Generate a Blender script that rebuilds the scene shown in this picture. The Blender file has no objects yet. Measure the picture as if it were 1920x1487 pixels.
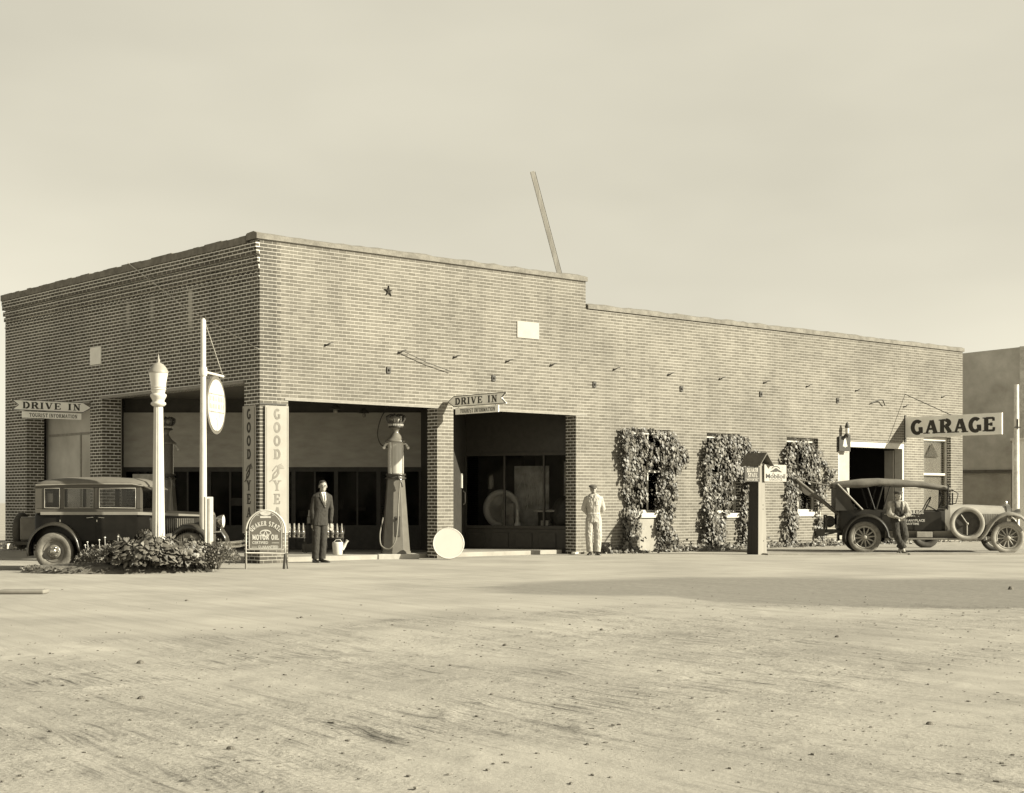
import bpy, bmesh, math, random
import numpy as np
from mathutils import Vector, Matrix, noise as mnoise
from mathutils.bvhtree import BVHTree

# ------------------------------------------------------------------ camera, world, sun, exposure
sc = bpy.context.scene
col = sc.collection
F, HZ, EYE = 2900.0, 943.0, 1.25          # focal length in photo pixels, horizon row, eye height
cam_d = bpy.data.cameras.new('camera')
cam = bpy.data.objects.new('camera', cam_d); col.objects.link(cam)
cam.location = (0, 0, EYE); cam.rotation_euler = (math.radians(90), 0, 0)
cam_d.sensor_width = 36; cam_d.lens = 36 * F / 1920
cam_d.shift_y = (HZ - 743.5) / 1920
cam_d.clip_end = 6000; cam_d.clip_start = .1
sc.camera = cam

SUN_EL = math.radians(26.5); SX, SY = .955, -.297
world = bpy.data.worlds.new('World'); sc.world = world; world.use_nodes = True
nt = world.node_tree; nt.nodes.clear()
def N(nt, t, **k):
    n = nt.nodes.new(t)
    for a, b in k.items():
        if isinstance(b, bpy.types.NodeSocket): nt.links.new(b, n.inputs[a])
        elif a in n.inputs: n.inputs[a].default_value = b
        else: setattr(n, a, b)
    return n
sky = N(nt, 'ShaderNodeTexSky', sky_type='NISHITA', sun_disc=False, sun_elevation=SUN_EL,
        sun_rotation=math.atan2(SX, SY), air_density=1.0, dust_density=1.0, ozone_density=1.0)
bw = N(nt, 'ShaderNodeRGBToBW'); nt.links.new(sky.outputs[0], bw.inputs[0])
tc = N(nt, 'ShaderNodeTexCoord')
mp = N(nt, 'ShaderNodeMapping'); nt.links.new(tc.outputs['Generated'], mp.inputs[0]); mp.inputs['Scale'].default_value = (1, 1, 2.6)
nz = N(nt, 'ShaderNodeTexNoise', Scale=2.3, Detail=4.0, Roughness=.5); nt.links.new(mp.outputs[0], nz.inputs['Vector'])
mr = N(nt, 'ShaderNodeMapRange'); nt.links.new(nz.outputs[0], mr.inputs[0])
mr.inputs[1].default_value = .35; mr.inputs[2].default_value = .65; mr.inputs[3].default_value = .91; mr.inputs[4].default_value = 1.08
pw = N(nt, 'ShaderNodeMath', operation='POWER'); nt.links.new(bw.outputs[0], pw.inputs[0]); pw.inputs[1].default_value = .40
m1 = N(nt, 'ShaderNodeMath', operation='MULTIPLY'); nt.links.new(pw.outputs[0], m1.inputs[0]); nt.links.new(mr.outputs[0], m1.inputs[1])
szn = N(nt, 'ShaderNodeSeparateXYZ'); nt.links.new(tc.outputs['Generated'], szn.inputs[0])
zf = N(nt, 'ShaderNodeMapRange'); nt.links.new(szn.outputs[2], zf.inputs[0]); zf.inputs[1].default_value = .34; zf.inputs[2].default_value = .85; zf.inputs[3].default_value = 1.6; zf.inputs[4].default_value = .70
hz = N(nt, 'ShaderNodeMapRange'); nt.links.new(szn.outputs[2], hz.inputs[0]); hz.inputs[1].default_value = .02; hz.inputs[2].default_value = .20; hz.inputs[3].default_value = 1.22; hz.inputs[4].default_value = 1.0
m3 = N(nt, 'ShaderNodeMath', operation='MULTIPLY'); nt.links.new(m1.outputs[0], m3.inputs[0]); nt.links.new(hz.outputs[0], m3.inputs[1]); m1 = m3
hz2 = N(nt, 'ShaderNodeMapRange'); nt.links.new(szn.outputs[2], hz2.inputs[0]); hz2.inputs[1].default_value = .14; hz2.inputs[2].default_value = .33; hz2.inputs[3].default_value = 1.0; hz2.inputs[4].default_value = 1.17
m4 = N(nt, 'ShaderNodeMath', operation='MULTIPLY'); nt.links.new(m1.outputs[0], m4.inputs[0]); nt.links.new(hz2.outputs[0], m4.inputs[1]); m1 = m4
m2 = N(nt, 'ShaderNodeMath', operation='MULTIPLY'); nt.links.new(m1.outputs[0], m2.inputs[0]); nt.links.new(zf.outputs[0], m2.inputs[1]); m1 = m2
tint = N(nt, 'ShaderNodeVectorMath', operation='SCALE'); tint.inputs[0].default_value = (1, .945, .765); nt.links.new(m1.outputs[0], tint.inputs['Scale'])
bg = N(nt, 'ShaderNodeBackground'); nt.links.new(tint.outputs[0], bg.inputs[0]); bg.inputs[1].default_value = .116
wo = N(nt, 'ShaderNodeOutputWorld'); nt.links.new(bg.outputs[0], wo.inputs[0])

sl = bpy.data.lights.new('sun', 'SUN'); sl.energy = 5.0; sl.angle = math.radians(.6); sl.color = (1, .95, .78)
so = bpy.data.objects.new('sun', sl); col.objects.link(so)
sd = Vector((SX * math.cos(SUN_EL), SY * math.cos(SUN_EL), math.sin(SUN_EL)))
so.rotation_euler = sd.to_track_quat('Z', 'Y').to_euler(); so.location = sd * 60
sc.view_settings.view_transform = 'Standard'; sc.view_settings.look = 'None'
sc.view_settings.exposure = 1.15; sc.view_settings.gamma = 1
sc.cycles.max_bounces = 6; sc.cycles.transparent_max_bounces = 12

# ------------------------------------------------------------------ geometry of the place
def at(u, v, Y): return Vector(((u - 960) / F * Y, Y, EYE - (v - HZ) / F * Y))
def atg(u, v, h=0): return at(u, v, F * (EYE - h) / (v - HZ))
C0 = Vector((-5.187, 31.8, 0)); E1 = Vector((.7512, .6601, 0)); E2 = Vector((-.6601, .7512, 0)); UP = Vector((0, 0, 1))
BANG = math.atan2(.6601, .7512)
def L2W(x, y, z=0): return C0 + E1 * x + E2 * y + UP * z
def W2L(p): d = Vector(p) - C0; return Vector((d.dot(E1), d.dot(E2), p[2]))
def fac(u, v):                      # a point of the long side wall: metres along it, height
    a = (u - 960) / F; s = (a * 31.8 - C0.x) / (.7512 - .6601 * a); Y = 31.8 + .6601 * s
    return s, EYE - (v - HZ) / F * Y
def facl(u, v):                     # a point of the short front wall
    a = (u - 960) / F; t = (C0.x - a * 31.8) / (.6601 + .7512 * a); Y = 31.8 + .7512 * t
    return t, EYE - (v - HZ) / F * Y
def frame(o, xd, nd=None):          # x along xd, y up, z = outward normal
    xd = Vector(xd).normalized(); y = UP; z = xd.cross(y)
    if nd is not None: y = Vector(nd).normalized(); z = xd.cross(y)
    return Matrix((( xd.x, y.x, z.x, o[0]), (xd.y, y.y, z.y, o[1]), (xd.z, y.z, z.z, o[2]), (0, 0, 0, 1)))

# ------------------------------------------------------------------ materials
def tone(v, a=1):
    s = math.sqrt(max(v, 0)); return (v, v * (.885 + .10 * s), v * (.69 + .24 * s), a)
MATS = {}
def mat(name, v=.3, rough=.7, var=.25, scale=6, bump=0, metal=0, coat=0, spec=.4, v2=None, stretch=(1, 1, 1), detail=6):
    if name in MATS: return MATS[name]
    m = bpy.data.materials.new(name); m.use_nodes = True; nt = m.node_tree; b = nt.nodes['Principled BSDF']
    b.inputs['Roughness'].default_value = rough; b.inputs['Metallic'].default_value = metal
    b.inputs['Specular IOR Level'].default_value = spec; b.inputs['Coat Weight'].default_value = coat; b.inputs['Coat Roughness'].default_value = .12
    tc = N(nt, 'ShaderNodeTexCoord'); mp = N(nt, 'ShaderNodeMapping'); nt.links.new(tc.outputs['Object'], mp.inputs[0]); mp.inputs['Scale'].default_value = stretch
    nz = N(nt, 'ShaderNodeTexNoise', Scale=scale, Detail=detail, Roughness=.62); nt.links.new(mp.outputs[0], nz.inputs['Vector'])
    mr = N(nt, 'ShaderNodeMapRange'); nt.links.new(nz.outputs[0], mr.inputs[0]); mr.inputs[1].default_value = .3; mr.inputs[2].default_value = .7
    mx = N(nt, 'ShaderNodeMix', data_type='RGBA'); nt.links.new(mr.outputs[0], mx.inputs[0])
    mx.inputs[6].default_value = tone(v * (1 - var)); mx.inputs[7].default_value = tone(v2 if v2 is not None else v * (1 + var))
    nt.links.new(mx.outputs[2], b.inputs['Base Color'])
    if bump:
        bn = N(nt, 'ShaderNodeBump', Strength=bump, Distance=.02); nz2 = N(nt, 'ShaderNodeTexNoise', Scale=scale * 5, Detail=4.0)
        nt.links.new(mp.outputs[0], nz2.inputs['Vector']); nt.links.new(nz2.outputs[0], bn.inputs['Height']); nt.links.new(bn.outputs[0], b.inputs['Normal'])
    MATS[name] = m; return m

def math_n(nt, op, a, b=None, c=None):
    n = nt.nodes.new('ShaderNodeMath'); n.operation = op
    for i, x in enumerate((a, b, c)):
        if x is None: continue
        if isinstance(x, (int, float)): n.inputs[i].default_value = x
        else: nt.links.new(x, n.inputs[i])
    return n.outputs[0]

def brick_mat(name, bv1, bv2, mv, streaks=(), ms_=.0085, vj=1.0, quoin=0):
    m = bpy.data.materials.new(name); m.use_nodes = True; nt = m.node_tree; b = nt.nodes['Principled BSDF']; b.inputs['Roughness'].default_value = .9
    b.inputs['Specular IOR Level'].default_value = .15
    uv = N(nt, 'ShaderNodeUVMap').outputs[0]
    # a little waviness so courses are not ruler-straight
    wn = N(nt, 'ShaderNodeTexNoise', Scale=1.3, Detail=3.0); nt.links.new(uv, wn.inputs['Vector'])
    wv = N(nt, 'ShaderNodeVectorMath', operation='MULTIPLY_ADD'); nt.links.new(wn.outputs[1], wv.inputs[0]); wv.inputs[1].default_value = (.02, .012, 0); nt.links.new(uv, wv.inputs[2])
    vec = wv.outputs[0]
    sep = N(nt, 'ShaderNodeSeparateXYZ'); nt.links.new(vec, sep.inputs[0])
    RH = .075
    row = math_n(nt, 'FLOOR', math_n(nt, 'DIVIDE', sep.outputs[1], RH))
    hd = math_n(nt, 'MULTIPLY', math_n(nt, 'LESS_THAN', math_n(nt, 'MODULO', row, 9.0), .5), 0.0)
    outs = []
    vx = N(nt, 'ShaderNodeVectorMath', operation='MULTIPLY'); nt.links.new(vec, vx.inputs[0]); vx.inputs[1].default_value = (vj, 1, 1)
    for w in (.208 * vj, .104 * vj):
        bt = N(nt, 'ShaderNodeTexBrick', offset=.5, offset_frequency=2, squash=1.0)
        nt.links.new(vx.outputs[0], bt.inputs['Vector'])
        bt.inputs['Scale'].default_value = 1; bt.inputs['Brick Width'].default_value = w; bt.inputs['Row Height'].default_value = RH
        bt.inputs['Mortar Size'].default_value = ms_; bt.inputs['Mortar Smooth'].default_value = .35; bt.inputs['Bias'].default_value = -.1
        bt.inputs['Color1'].default_value = tone(bv1); bt.inputs['Color2'].default_value = tone(bv2); bt.inputs['Mortar'].default_value = tone(mv)
        outs.append(bt)
    mx = N(nt, 'ShaderNodeMix', data_type='RGBA'); nt.links.new(hd, mx.inputs[0]); nt.links.new(outs[0].outputs[0], mx.inputs[6]); nt.links.new(outs[1].outputs[0], mx.inputs[7])
    fx = N(nt, 'ShaderNodeMix', data_type='FLOAT'); nt.links.new(hd, fx.inputs[0]); nt.links.new(outs[0].outputs[1], fx.inputs[2]); nt.links.new(outs[1].outputs[1], fx.inputs[3])
    # weathering: large soft patches, fine grit, vertical run-off
    n1 = N(nt, 'ShaderNodeTexNoise', Scale=.45, Detail=5.0, Roughness=.6); nt.links.new(uv, n1.inputs['Vector'])
    mpv = N(nt, 'ShaderNodeMapping'); nt.links.new(uv, mpv.inputs[0]); mpv.inputs['Scale'].default_value = (2.6, .22, 1)
    n2 = N(nt, 'ShaderNodeTexNoise', Scale=1.4, Detail=4.0); nt.links.new(mpv.outputs[0], n2.inputs['Vector'])
    n3 = N(nt, 'ShaderNodeTexNoise', Scale=30, Detail=3.0); nt.links.new(uv, n3.inputs['Vector'])
    s = math_n(nt, 'ADD', math_n(nt, 'MULTIPLY', n1.outputs[0], .85), math_n(nt, 'ADD', math_n(nt, 'MULTIPLY', n2.outputs[0], .38), math_n(nt, 'MULTIPLY', n3.outputs[0], .5)))
    s = math_n(nt, 'ADD', s, .15)
    if quoin:
        lim = math_n(nt, 'ADD', math_n(nt, 'MULTIPLY', math_n(nt, 'MODULO', row, 2.0), .104), quoin)
        qm = math_n(nt, 'MULTIPLY', math_n(nt, 'LESS_THAN', sep.outputs[0], lim), math_n(nt, 'SUBTRACT', 1.0, fx.outputs[0]))
        s = math_n(nt, 'MULTIPLY', s, math_n(nt, 'SUBTRACT', 1.0, math_n(nt, 'MULTIPLY', qm, .38)))
    sc_ = N(nt, 'ShaderNodeVectorMath', operation='SCALE'); nt.links.new(mx.outputs[2], sc_.inputs[0]); nt.links.new(s, sc_.inputs['Scale'])
    out = sc_.outputs[0]
    if streaks:
        su = N(nt, 'ShaderNodeSeparateXYZ'); nt.links.new(uv, su.inputs[0]); tot = None
        for (x, z0, z1, w, k) in streaks:
            ax = math_n(nt, 'ABSOLUTE', math_n(nt, 'SUBTRACT', su.outputs[0], x))
            f = N(nt, 'ShaderNodeMapRange'); nt.links.new(ax, f.inputs[0]); f.inputs[1].default_value = w * .35; f.inputs[2].default_value = w; f.inputs[3].default_value = k; f.inputs[4].default_value = 0
            g = N(nt, 'ShaderNodeMapRange'); nt.links.new(su.outputs[1], g.inputs[0]); g.inputs[1].default_value = z0; g.inputs[2].default_value = z0 + .35
            h = math_n(nt, 'LESS_THAN', su.outputs[1], z1)
            p = math_n(nt, 'MULTIPLY', math_n(nt, 'MULTIPLY', f.outputs[0], g.outputs[0]), h)
            tot = p if tot is None else math_n(nt, 'MAXIMUM', tot, p)
        ms = N(nt, 'ShaderNodeMix', data_type='RGBA'); nt.links.new(tot, ms.inputs[0]); nt.links.new(out, ms.inputs[6]); ms.inputs[7].default_value = tone(.5); out = ms.outputs[2]
    nt.links.new(out, b.inputs['Base Color'])
    hgt = math_n(nt, 'ADD', math_n(nt, 'MULTIPLY', fx.outputs[0], -1.0), math_n(nt, 'MULTIPLY', n3.outputs[0], .25))
    bn = N(nt, 'ShaderNodeBump', Strength=.5, Distance=.008); nt.links.new(hgt, bn.inputs['Height']); nt.links.new(bn.outputs[0], b.inputs['Normal'])
    return m

def glass_mat(name, tintv=.9, refl=1.0, fac0=.06):
    m = bpy.data.materials.new(name); m.use_nodes = True; nt = m.node_tree; nt.nodes.remove(nt.nodes['Principled BSDF'])
    t = N(nt, 'ShaderNodeBsdfTransparent', Color=(tintv, tintv, tintv, 1)); g = N(nt, 'ShaderNodeBsdfGlossy', Color=tone(refl), Roughness=.06)
    lw = N(nt, 'ShaderNodeLayerWeight', Blend=.25); f = math_n(nt, 'ADD', math_n(nt, 'MULTIPLY', lw.outputs[0], .5), fac0)
    mx = N(nt, 'ShaderNodeMixShader'); nt.links.new(f, mx.inputs[0]); nt.links.new(t.outputs[0], mx.inputs[1]); nt.links.new(g.outputs[0], mx.inputs[2])
    nt.links.new(mx.outputs[0], nt.nodes['Material Output'].inputs[0]); return m

def leaf_mat(name, v):
    m = bpy.data.materials.new(name); m.use_nodes = True; nt = m.node_tree; b = nt.nodes['Principled BSDF']
    g = N(nt, 'ShaderNodeNewGeometry'); r = N(nt, 'ShaderNodeMapRange'); nt.links.new(g.outputs['Random Per Island'], r.inputs[0])
    mx = N(nt, 'ShaderNodeMix', data_type='RGBA'); nt.links.new(r.outputs[0], mx.inputs[0]); mx.inputs[6].default_value = tone(v * .45); mx.inputs[7].default_value = tone(v * 1.5)
    nt.links.new(mx.outputs[2], b.inputs['Base Color']); b.inputs['Roughness'].default_value = .5; b.inputs['Specular IOR Level'].default_value = .45
    return m

# ------------------------------------------------------------------ mesh builder
class MB:
    def __init__(s): s.v = []; s.f = []; s.m = []; s.sm = []
    def add(s, vs, fs, M=None, mi=0, smooth=False):
        o = len(s.v)
        if M is None: s.v += [tuple(p) for p in vs]
        else: s.v += [tuple(M @ Vector(p)) for p in vs]
        for f in fs: s.f.append(tuple(i + o for i in f)); s.m.append(mi); s.sm.append(smooth)
        return s
    def box(s, a, b, M=None, mi=0):
        x0, y0, z0 = a; x1, y1, z1 = b
        vs = [(x, y, z) for z in (z0, z1) for y in (y0, y1) for x in (x0, x1)]
        return s.add(vs, [(0, 2, 3, 1), (4, 5, 7, 6), (0, 1, 5, 4), (2, 6, 7, 3), (0, 4, 6, 2), (1, 3, 7, 5)], M, mi)
    def prism(s, poly, z0, z1, M=None, mi=0):      # polygon in x,y extruded along z
        n = len(poly); vs = [(x, y, z0) for x, y in poly] + [(x, y, z1) for x, y in poly]
        ar = sum(poly[i][0] * poly[(i + 1) % n][1] - poly[(i + 1) % n][0] * poly[i][1] for i in range(n))
        fs = [tuple(range(n - 1, -1, -1)), tuple(range(n, 2 * n))] + [(i, (i + 1) % n, n + (i + 1) % n, n + i) for i in range(n)]
        if ar < 0: fs = [f[::-1] for f in fs]
        return s.add(vs, fs, M, mi)
    def lathe(s, prof, seg=24, M=None, mi=0, smooth=True, flute=0, nf=0):   # profile (r, z)
        vs = []
        for r, z in prof:
            for k in range(seg):
                a = 2 * math.pi * k / seg; rr = r * (1 - flute * (.5 + .5 * math.cos(nf * a))) if nf else r
                vs.append((rr * math.cos(a), rr * math.sin(a), z))
        fs = []
        for i in range(len(prof) - 1):
            for k in range(seg):
                k2 = (k + 1) % seg; fs.append((i * seg + k, i * seg + k2, (i + 1) * seg + k2, (i + 1) * seg + k))
        s.add(vs, fs, M, mi, smooth)
        if prof[0][0] > 1e-4: s.add(vs[:seg], [tuple(range(seg - 1, -1, -1))], M, mi)
        if prof[-1][0] > 1e-4: s.add(vs[-seg:], [tuple(range(seg))], M, mi)
        return s
    def tube(s, pts, r, seg=8, M=None, mi=0, closed=False):
        pts = [Vector(p) for p in pts]; n = len(pts); rs = r if isinstance(r, (list, tuple)) else [r] * n
        vs = []; prev = None
        for i, p in enumerate(pts):
            if closed: t = pts[(i + 1) % n] - pts[i - 1]
            else: t = pts[min(i + 1, n - 1)] - pts[max(i - 1, 0)]
            t.normalize()
            if prev is None: a = t.cross(Vector((0, 0, 1)) if abs(t.z) < .9 else Vector((1, 0, 0))).normalized()
            else:
                a = prev - t * prev.dot(t); a.normalize()
            prev = a; b = t.cross(a)
            for k in range(seg):
                an = 2 * math.pi * k / seg; vs.append(p + (a * math.cos(an) + b * math.sin(an)) * rs[i])
        fs = []; m = n if closed else n - 1
        for i in range(m):
            for k in range(seg):
                k2 = (k + 1) % seg; j = (i + 1) % n; fs.append((i * seg + k, i * seg + k2, j * seg + k2, j * seg + k))
        s.add(vs, fs, M, mi, True)
        if not closed: s.add(vs[:seg], [tuple(range(seg - 1, -1, -1))], M, mi); s.add(vs[-seg:], [tuple(range(seg))], M, mi)
        return s
    def loft(s, secs, closed=True, caps=True, M=None, mi=0, smooth=True):
        n = len(secs[0]); vs = [p for sec in secs for p in sec]; fs = []
        for i in range(len(secs) - 1):
            for k in range(n if closed else n - 1):
                k2 = (k + 1) % n; fs.append((i * n + k, i * n + k2, (i + 1) * n + k2, (i + 1) * n + k))
        s.add(vs, fs, M, mi, smooth)
        if caps and closed: s.add(secs[0], [tuple(range(n - 1, -1, -1))], M, mi); s.add(secs[-1], [tuple(range(n))], M, mi)
        return s
    def ball(s, c, r, seg=12, M=None, mi=0):
        r = r if isinstance(r, (tuple, list)) else (r, r, r); vs = []; fs = []; ri = seg // 2
        for i in range(ri + 1):
            th = math.pi * i / ri
            for k in range(seg):
                ph = 2 * math.pi * k / seg
                vs.append((c[0] + r[0] * math.sin(th) * math.cos(ph), c[1] + r[1] * math.sin(th) * math.sin(ph), c[2] - r[2] * math.cos(th)))
        for i in range(ri):
            for k in range(seg):
                k2 = (k + 1) % seg; a, b_, c_, d = i * seg + k, i * seg + k2, (i + 1) * seg + k2, (i + 1) * seg + k
                if i == 0: fs.append((a, c_, d))
                elif i == ri - 1: fs.append((a, b_, d))
                else: fs.append((a, b_, c_, d))
        return s.add(vs, fs, M, mi, True)
    def build(s, name, mats, parent=None, bevel=0, solid=0, sub=0, seg=2, weld=False):
        me = bpy.data.meshes.new(name); me.from_pydata(s.v, [], s.f)
        if not isinstance(mats, (list, tuple)): mats = [mats]
        for m in mats: me.materials.append(m)
        me.polygons.foreach_set('material_index', s.m); me.polygons.foreach_set('use_smooth', s.sm)
        uvl = me.uv_layers.new(name='UVMap'); co = [v.co for v in me.vertices]; data = [0.0] * (2 * len(me.loops))
        for p in me.polygons:
            n = p.normal; ax, ay, az = abs(n.x), abs(n.y), abs(n.z)
            for li in p.loop_indices:
                c = co[me.loops[li].vertex_index]
                if az > .7: u, v = c.x, c.y
                elif ax > ay: u, v = c.y, c.z
                else: u, v = c.x, c.z
                data[2 * li] = u; data[2 * li + 1] = v
        uvl.data.foreach_set('uv', data); me.update()
        o = bpy.data.objects.new(name, me); col.objects.link(o)
        if parent is not None: o.parent = parent
        if weld: w = o.modifiers.new('w', 'WELD'); w.merge_threshold = .0005
        if sub: m_ = o.modifiers.new('s', 'SUBSURF'); m_.levels = sub; m_.render_levels = sub
        if solid: m_ = o.modifiers.new('t', 'SOLIDIFY'); m_.thickness = solid; m_.offset = 0
        if bevel: m_ = o.modifiers.new('b', 'BEVEL'); m_.width = bevel; m_.segments = seg; m_.limit_method = 'ANGLE'; m_.angle_limit = math.radians(40)
        return o

def csmooth(pts, n=6):
    P = [Vector(p) for p in pts]; P = [2 * P[0] - P[1]] + P + [2 * P[-1] - P[-2]]; out = []
    for i in range(1, len(P) - 2):
        for k in range(n):
            t_ = k / n; out.append(.5 * ((2 * P[i]) + (P[i + 1] - P[i - 1]) * t_ + (2 * P[i - 1] - 5 * P[i] + 4 * P[i + 1] - P[i + 2]) * t_ ** 2 + (3 * P[i] - P[i - 1] - 3 * P[i + 1] + P[i + 2]) * t_ ** 3))
    return out + [P[-2]]
def tag(o, label=None, cat=None, group=None, kind=None):
    if label: o['label'] = label
    if cat: o['category'] = cat
    if group: o['group'] = group
    if kind: o['kind'] = kind
    return o
def thing(name, label, cat, loc=(0, 0, 0), rz=0, group=None):
    o = bpy.data.objects.new(name, None); col.objects.link(o); o.empty_display_size = .2
    o.location = loc; o.rotation_euler = (0, 0, rz); return tag(o, label, cat, group)
def copy_tree(o, parent=None):
    kids = [c for c in col.objects if c.parent == o]
    c = o.copy(); col.objects.link(c)
    if parent is not None: c.parent = parent
    for k in kids: copy_tree(k, c)
    return c

# ------------------------------------------------------------------ lettering
def arc(cx, cy, rx, ry, a0, a1, n=12):
    return [(cx + rx * math.cos(math.radians(a0 + (a1 - a0) * i / n)), cy + ry * math.sin(math.radians(a0 + (a1 - a0) * i / n))) for i in range(n + 1)]
t = .1
GL = {  # width, thick strokes, thin strokes, serifs (x, y)
 'D': (.78, [[(.2, 0), (.2, 1)], arc(.34, .5, .34, .45, -85, 85)], [[(.2, .05), (.4, .05)], [(.2, .95), (.4, .95)]], [(.2, 0), (.2, 1)]),
 'R': (.82, [[(.2, 0), (.2, 1)], arc(.4, .74, .24, .21, -85, 85), [(.45, .5), (.7, .04)]], [[(.2, .95), (.42, .95)], [(.2, .51), (.42, .51)]], [(.2, 0), (.2, 1), (.72, 0)]),
 'I': (.42, [[(.21, 0), (.21, 1)]], [], [(.21, 0), (.21, 1)]),
 'V': (.84, [[(.16, 1), (.42, .04)]], [[(.44, .04), (.7, 1)]], [(.16, 1), (.7, 1)]),
 'E': (.74, [[(.2, 0), (.2, 1)]], [[(.2, .05), (.66, .05)], [(.2, .95), (.64, .95)], [(.2, .5), (.5, .5)], [(.64, .02), (.66, .28)], [(.62, .98), (.64, .74)], [(.5, .38), (.5, .62)]], [(.2, 0), (.2, 1)]),
 'N': (.88, [[(.2, .98), (.68, .03)]], [[(.2, 0), (.2, 1)], [(.68, 0), (.68, 1)]], [(.2, 0), (.17, 1), (.68, 1)]),
 'G': (.82, [arc(.43, .5, .29, .45, 48, 300, 16), [(.66, .05), (.66, .42)]], [[(.52, .43), (.78, .43)], arc(.43, .5, .27, .45, 300, 335, 4)], []),
 'A': (.86, [[(.46, .98), (.72, 0)]], [[(.42, .98), (.15, 0)], [(.25, .34), (.62, .34)]], [(.15, 0), (.72, 0)]),
 'O': (.84, [arc(.42, .5, .29, .45, 0, 360, 24)], [], []),
 'Y': (.84, [[(.14, 1), (.42, .5)], [(.42, .52), (.42, 0)]], [[(.7, 1), (.42, .5)]], [(.14, 1), (.7, 1), (.42, 0)]),
 'Q': (.86, [arc(.42, .5, .29, .45, 0, 360, 24), [(.48, .25), (.76, -.08)]], [], []),
 'U': (.84, [[(.2, 1), (.2, .34)], arc(.42, .34, .22, .29, 180, 360, 10)], [[(.64, .34), (.64, 1)]], [(.2, 1), (.64, 1)]),
 'K': (.84, [[(.2, 0), (.2, 1)], [(.36, .55), (.7, .02)]], [[(.2, .4), (.66, .98)]], [(.2, 0), (.2, 1), (.72, 0), (.68, 1)]),
 'S': (.72, [arc(.36, .73, .22, .22, 40, 270, 10) + arc(.36, .27, .22, .24, 90, -140, 10)], [], []),
 'T': (.78, [[(.39, 0), (.39, 1)]], [[(.08, .95), (.7, .95)], [(.08, .97), (.08, .72)], [(.7, .97), (.7, .72)]], [(.39, 0)]),
 'M': (1.0, [[(.2, .98), (.5, .1)], [(.82, 0), (.82, 1)]], [[(.2, 0), (.2, 1)], [(.5, .1), (.8, .98)]], [(.2, 0), (.82, 0), (.16, 1), (.86, 1)]),
 'L': (.7, [[(.2, 0), (.2, 1)]], [[(.2, .05), (.64, .05)], [(.64, .02), (.64, .28)]], [(.2, 0), (.2, 1)]),
 'C': (.76, [arc(.42, .5, .29, .45, 45, 315, 16)], [], []),
 'F': (.7, [[(.2, 0), (.2, 1)]], [[(.2, .95), (.62, .95)], [(.2, .5), (.48, .5)], [(.62, .98), (.62, .74)]], [(.2, 0), (.2, 1)]),
 ' ': (.5, [], [], []),
}
def ribbon(mb, pl, w, z, M, mi):
    n = len(pl); vs = []; cl = n > 3 and (Vector(pl[0]) - Vector(pl[-1])).length < 1e-3
    for i, p in enumerate(pl):
        a = Vector(pl[max(i - 1, 0)] if not (cl and i == 0) else pl[-2]); b = Vector(pl[min(i + 1, n - 1)] if not (cl and i == n - 1) else pl[1])
        d = (b - a).normalized(); nn = Vector((-d.y, d.x)) * w * .5
        for zz in (z, 0):
            vs.append((p[0] + nn.x, p[1] + nn.y, zz)); vs.append((p[0] - nn.x, p[1] - nn.y, zz))
    fs = []
    for i in range(n - 1):
        a, b = i * 4, i * 4 + 4; fs += [(a, a + 1, b + 1, b), (a, b, b + 2, a + 2), (a + 1, a + 3, b + 3, b + 1)]
    mb.add(vs, fs, M, mi)
def slab_text(mb, text, h, M, wid=1.0, thick=.2, thin=.1, gap=.06, mi=0, depth=.004, center=True, arcr=None, serif=.34, vert=False):
    tot = sum(GL[c][0] * wid + gap for c in text) * h; x = -tot / 2 if center else 0; lift = 0; y = 0
    for c in text:
        w, tk, tn, sf = GL[c]
        if vert: G = M @ Matrix.Translation((-w * wid * h / 2, y, 0)); y -= h * vert
        elif arcr:
            xm = x + w * wid * h / 2; a = xm / arcr; G = M @ Matrix.Rotation(-a, 4, 'Z') @ Matrix.Translation((-w * wid * h / 2, arcr, 0))
        else: G = M @ Matrix.Translation((x, 0, 0))
        S = G @ Matrix.Diagonal((h * wid, h, 1, 1)); k = 0
        for pl in tk: ribbon(mb, pl, thick, depth + k * .0005, S, mi); k += 1
        for pl in tn: ribbon(mb, pl, thin, depth + k * .0005, S, mi); k += 1
        for sx, sy in sf:
            yy = sy - .035 if sy > .5 else .035
            ribbon(mb, [(sx - serif / 2, yy), (sx + serif / 2, yy)], .075, depth + k * .0005, S, mi); k += 1
        x += (w * wid + gap) * h
    return tot
def sans_text(mb, text, h, M, mi=0, width=None, depth=.003, off=0.0):
    cu = bpy.data.curves.new('tx', 'FONT'); cu.body = text; cu.size = 1; cu.align_x = 'CENTER'; cu.offset = off; cu.resolution_u = 3
    ob = bpy.data.objects.new('tx', cu); col.objects.link(ob); bpy.context.view_layer.update()
    me = ob.evaluated_get(bpy.context.evaluated_depsgraph_get()).to_mesh()
    vs = [tuple(v.co) for v in me.vertices]; fs = [tuple(p.vertices) for p in me.polygons]
    xs = [v[0] for v in vs]; ys = [v[1] for v in vs]; w = max(xs) - min(xs); hh = .73
    sx = (width / w) if width else h / hh
    S = M @ Matrix.Diagonal((sx, h / hh, 1, 1)) @ Matrix.Translation((-(max(xs) + min(xs)) / 2, 0, depth))
    mb.add(vs, fs, S, mi); ob.to_mesh_clear(); bpy.data.objects.remove(ob); bpy.data.curves.remove(cu)

rnd = random.Random(7)
SIDE_T, FRONT_T = .36, .48
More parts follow.
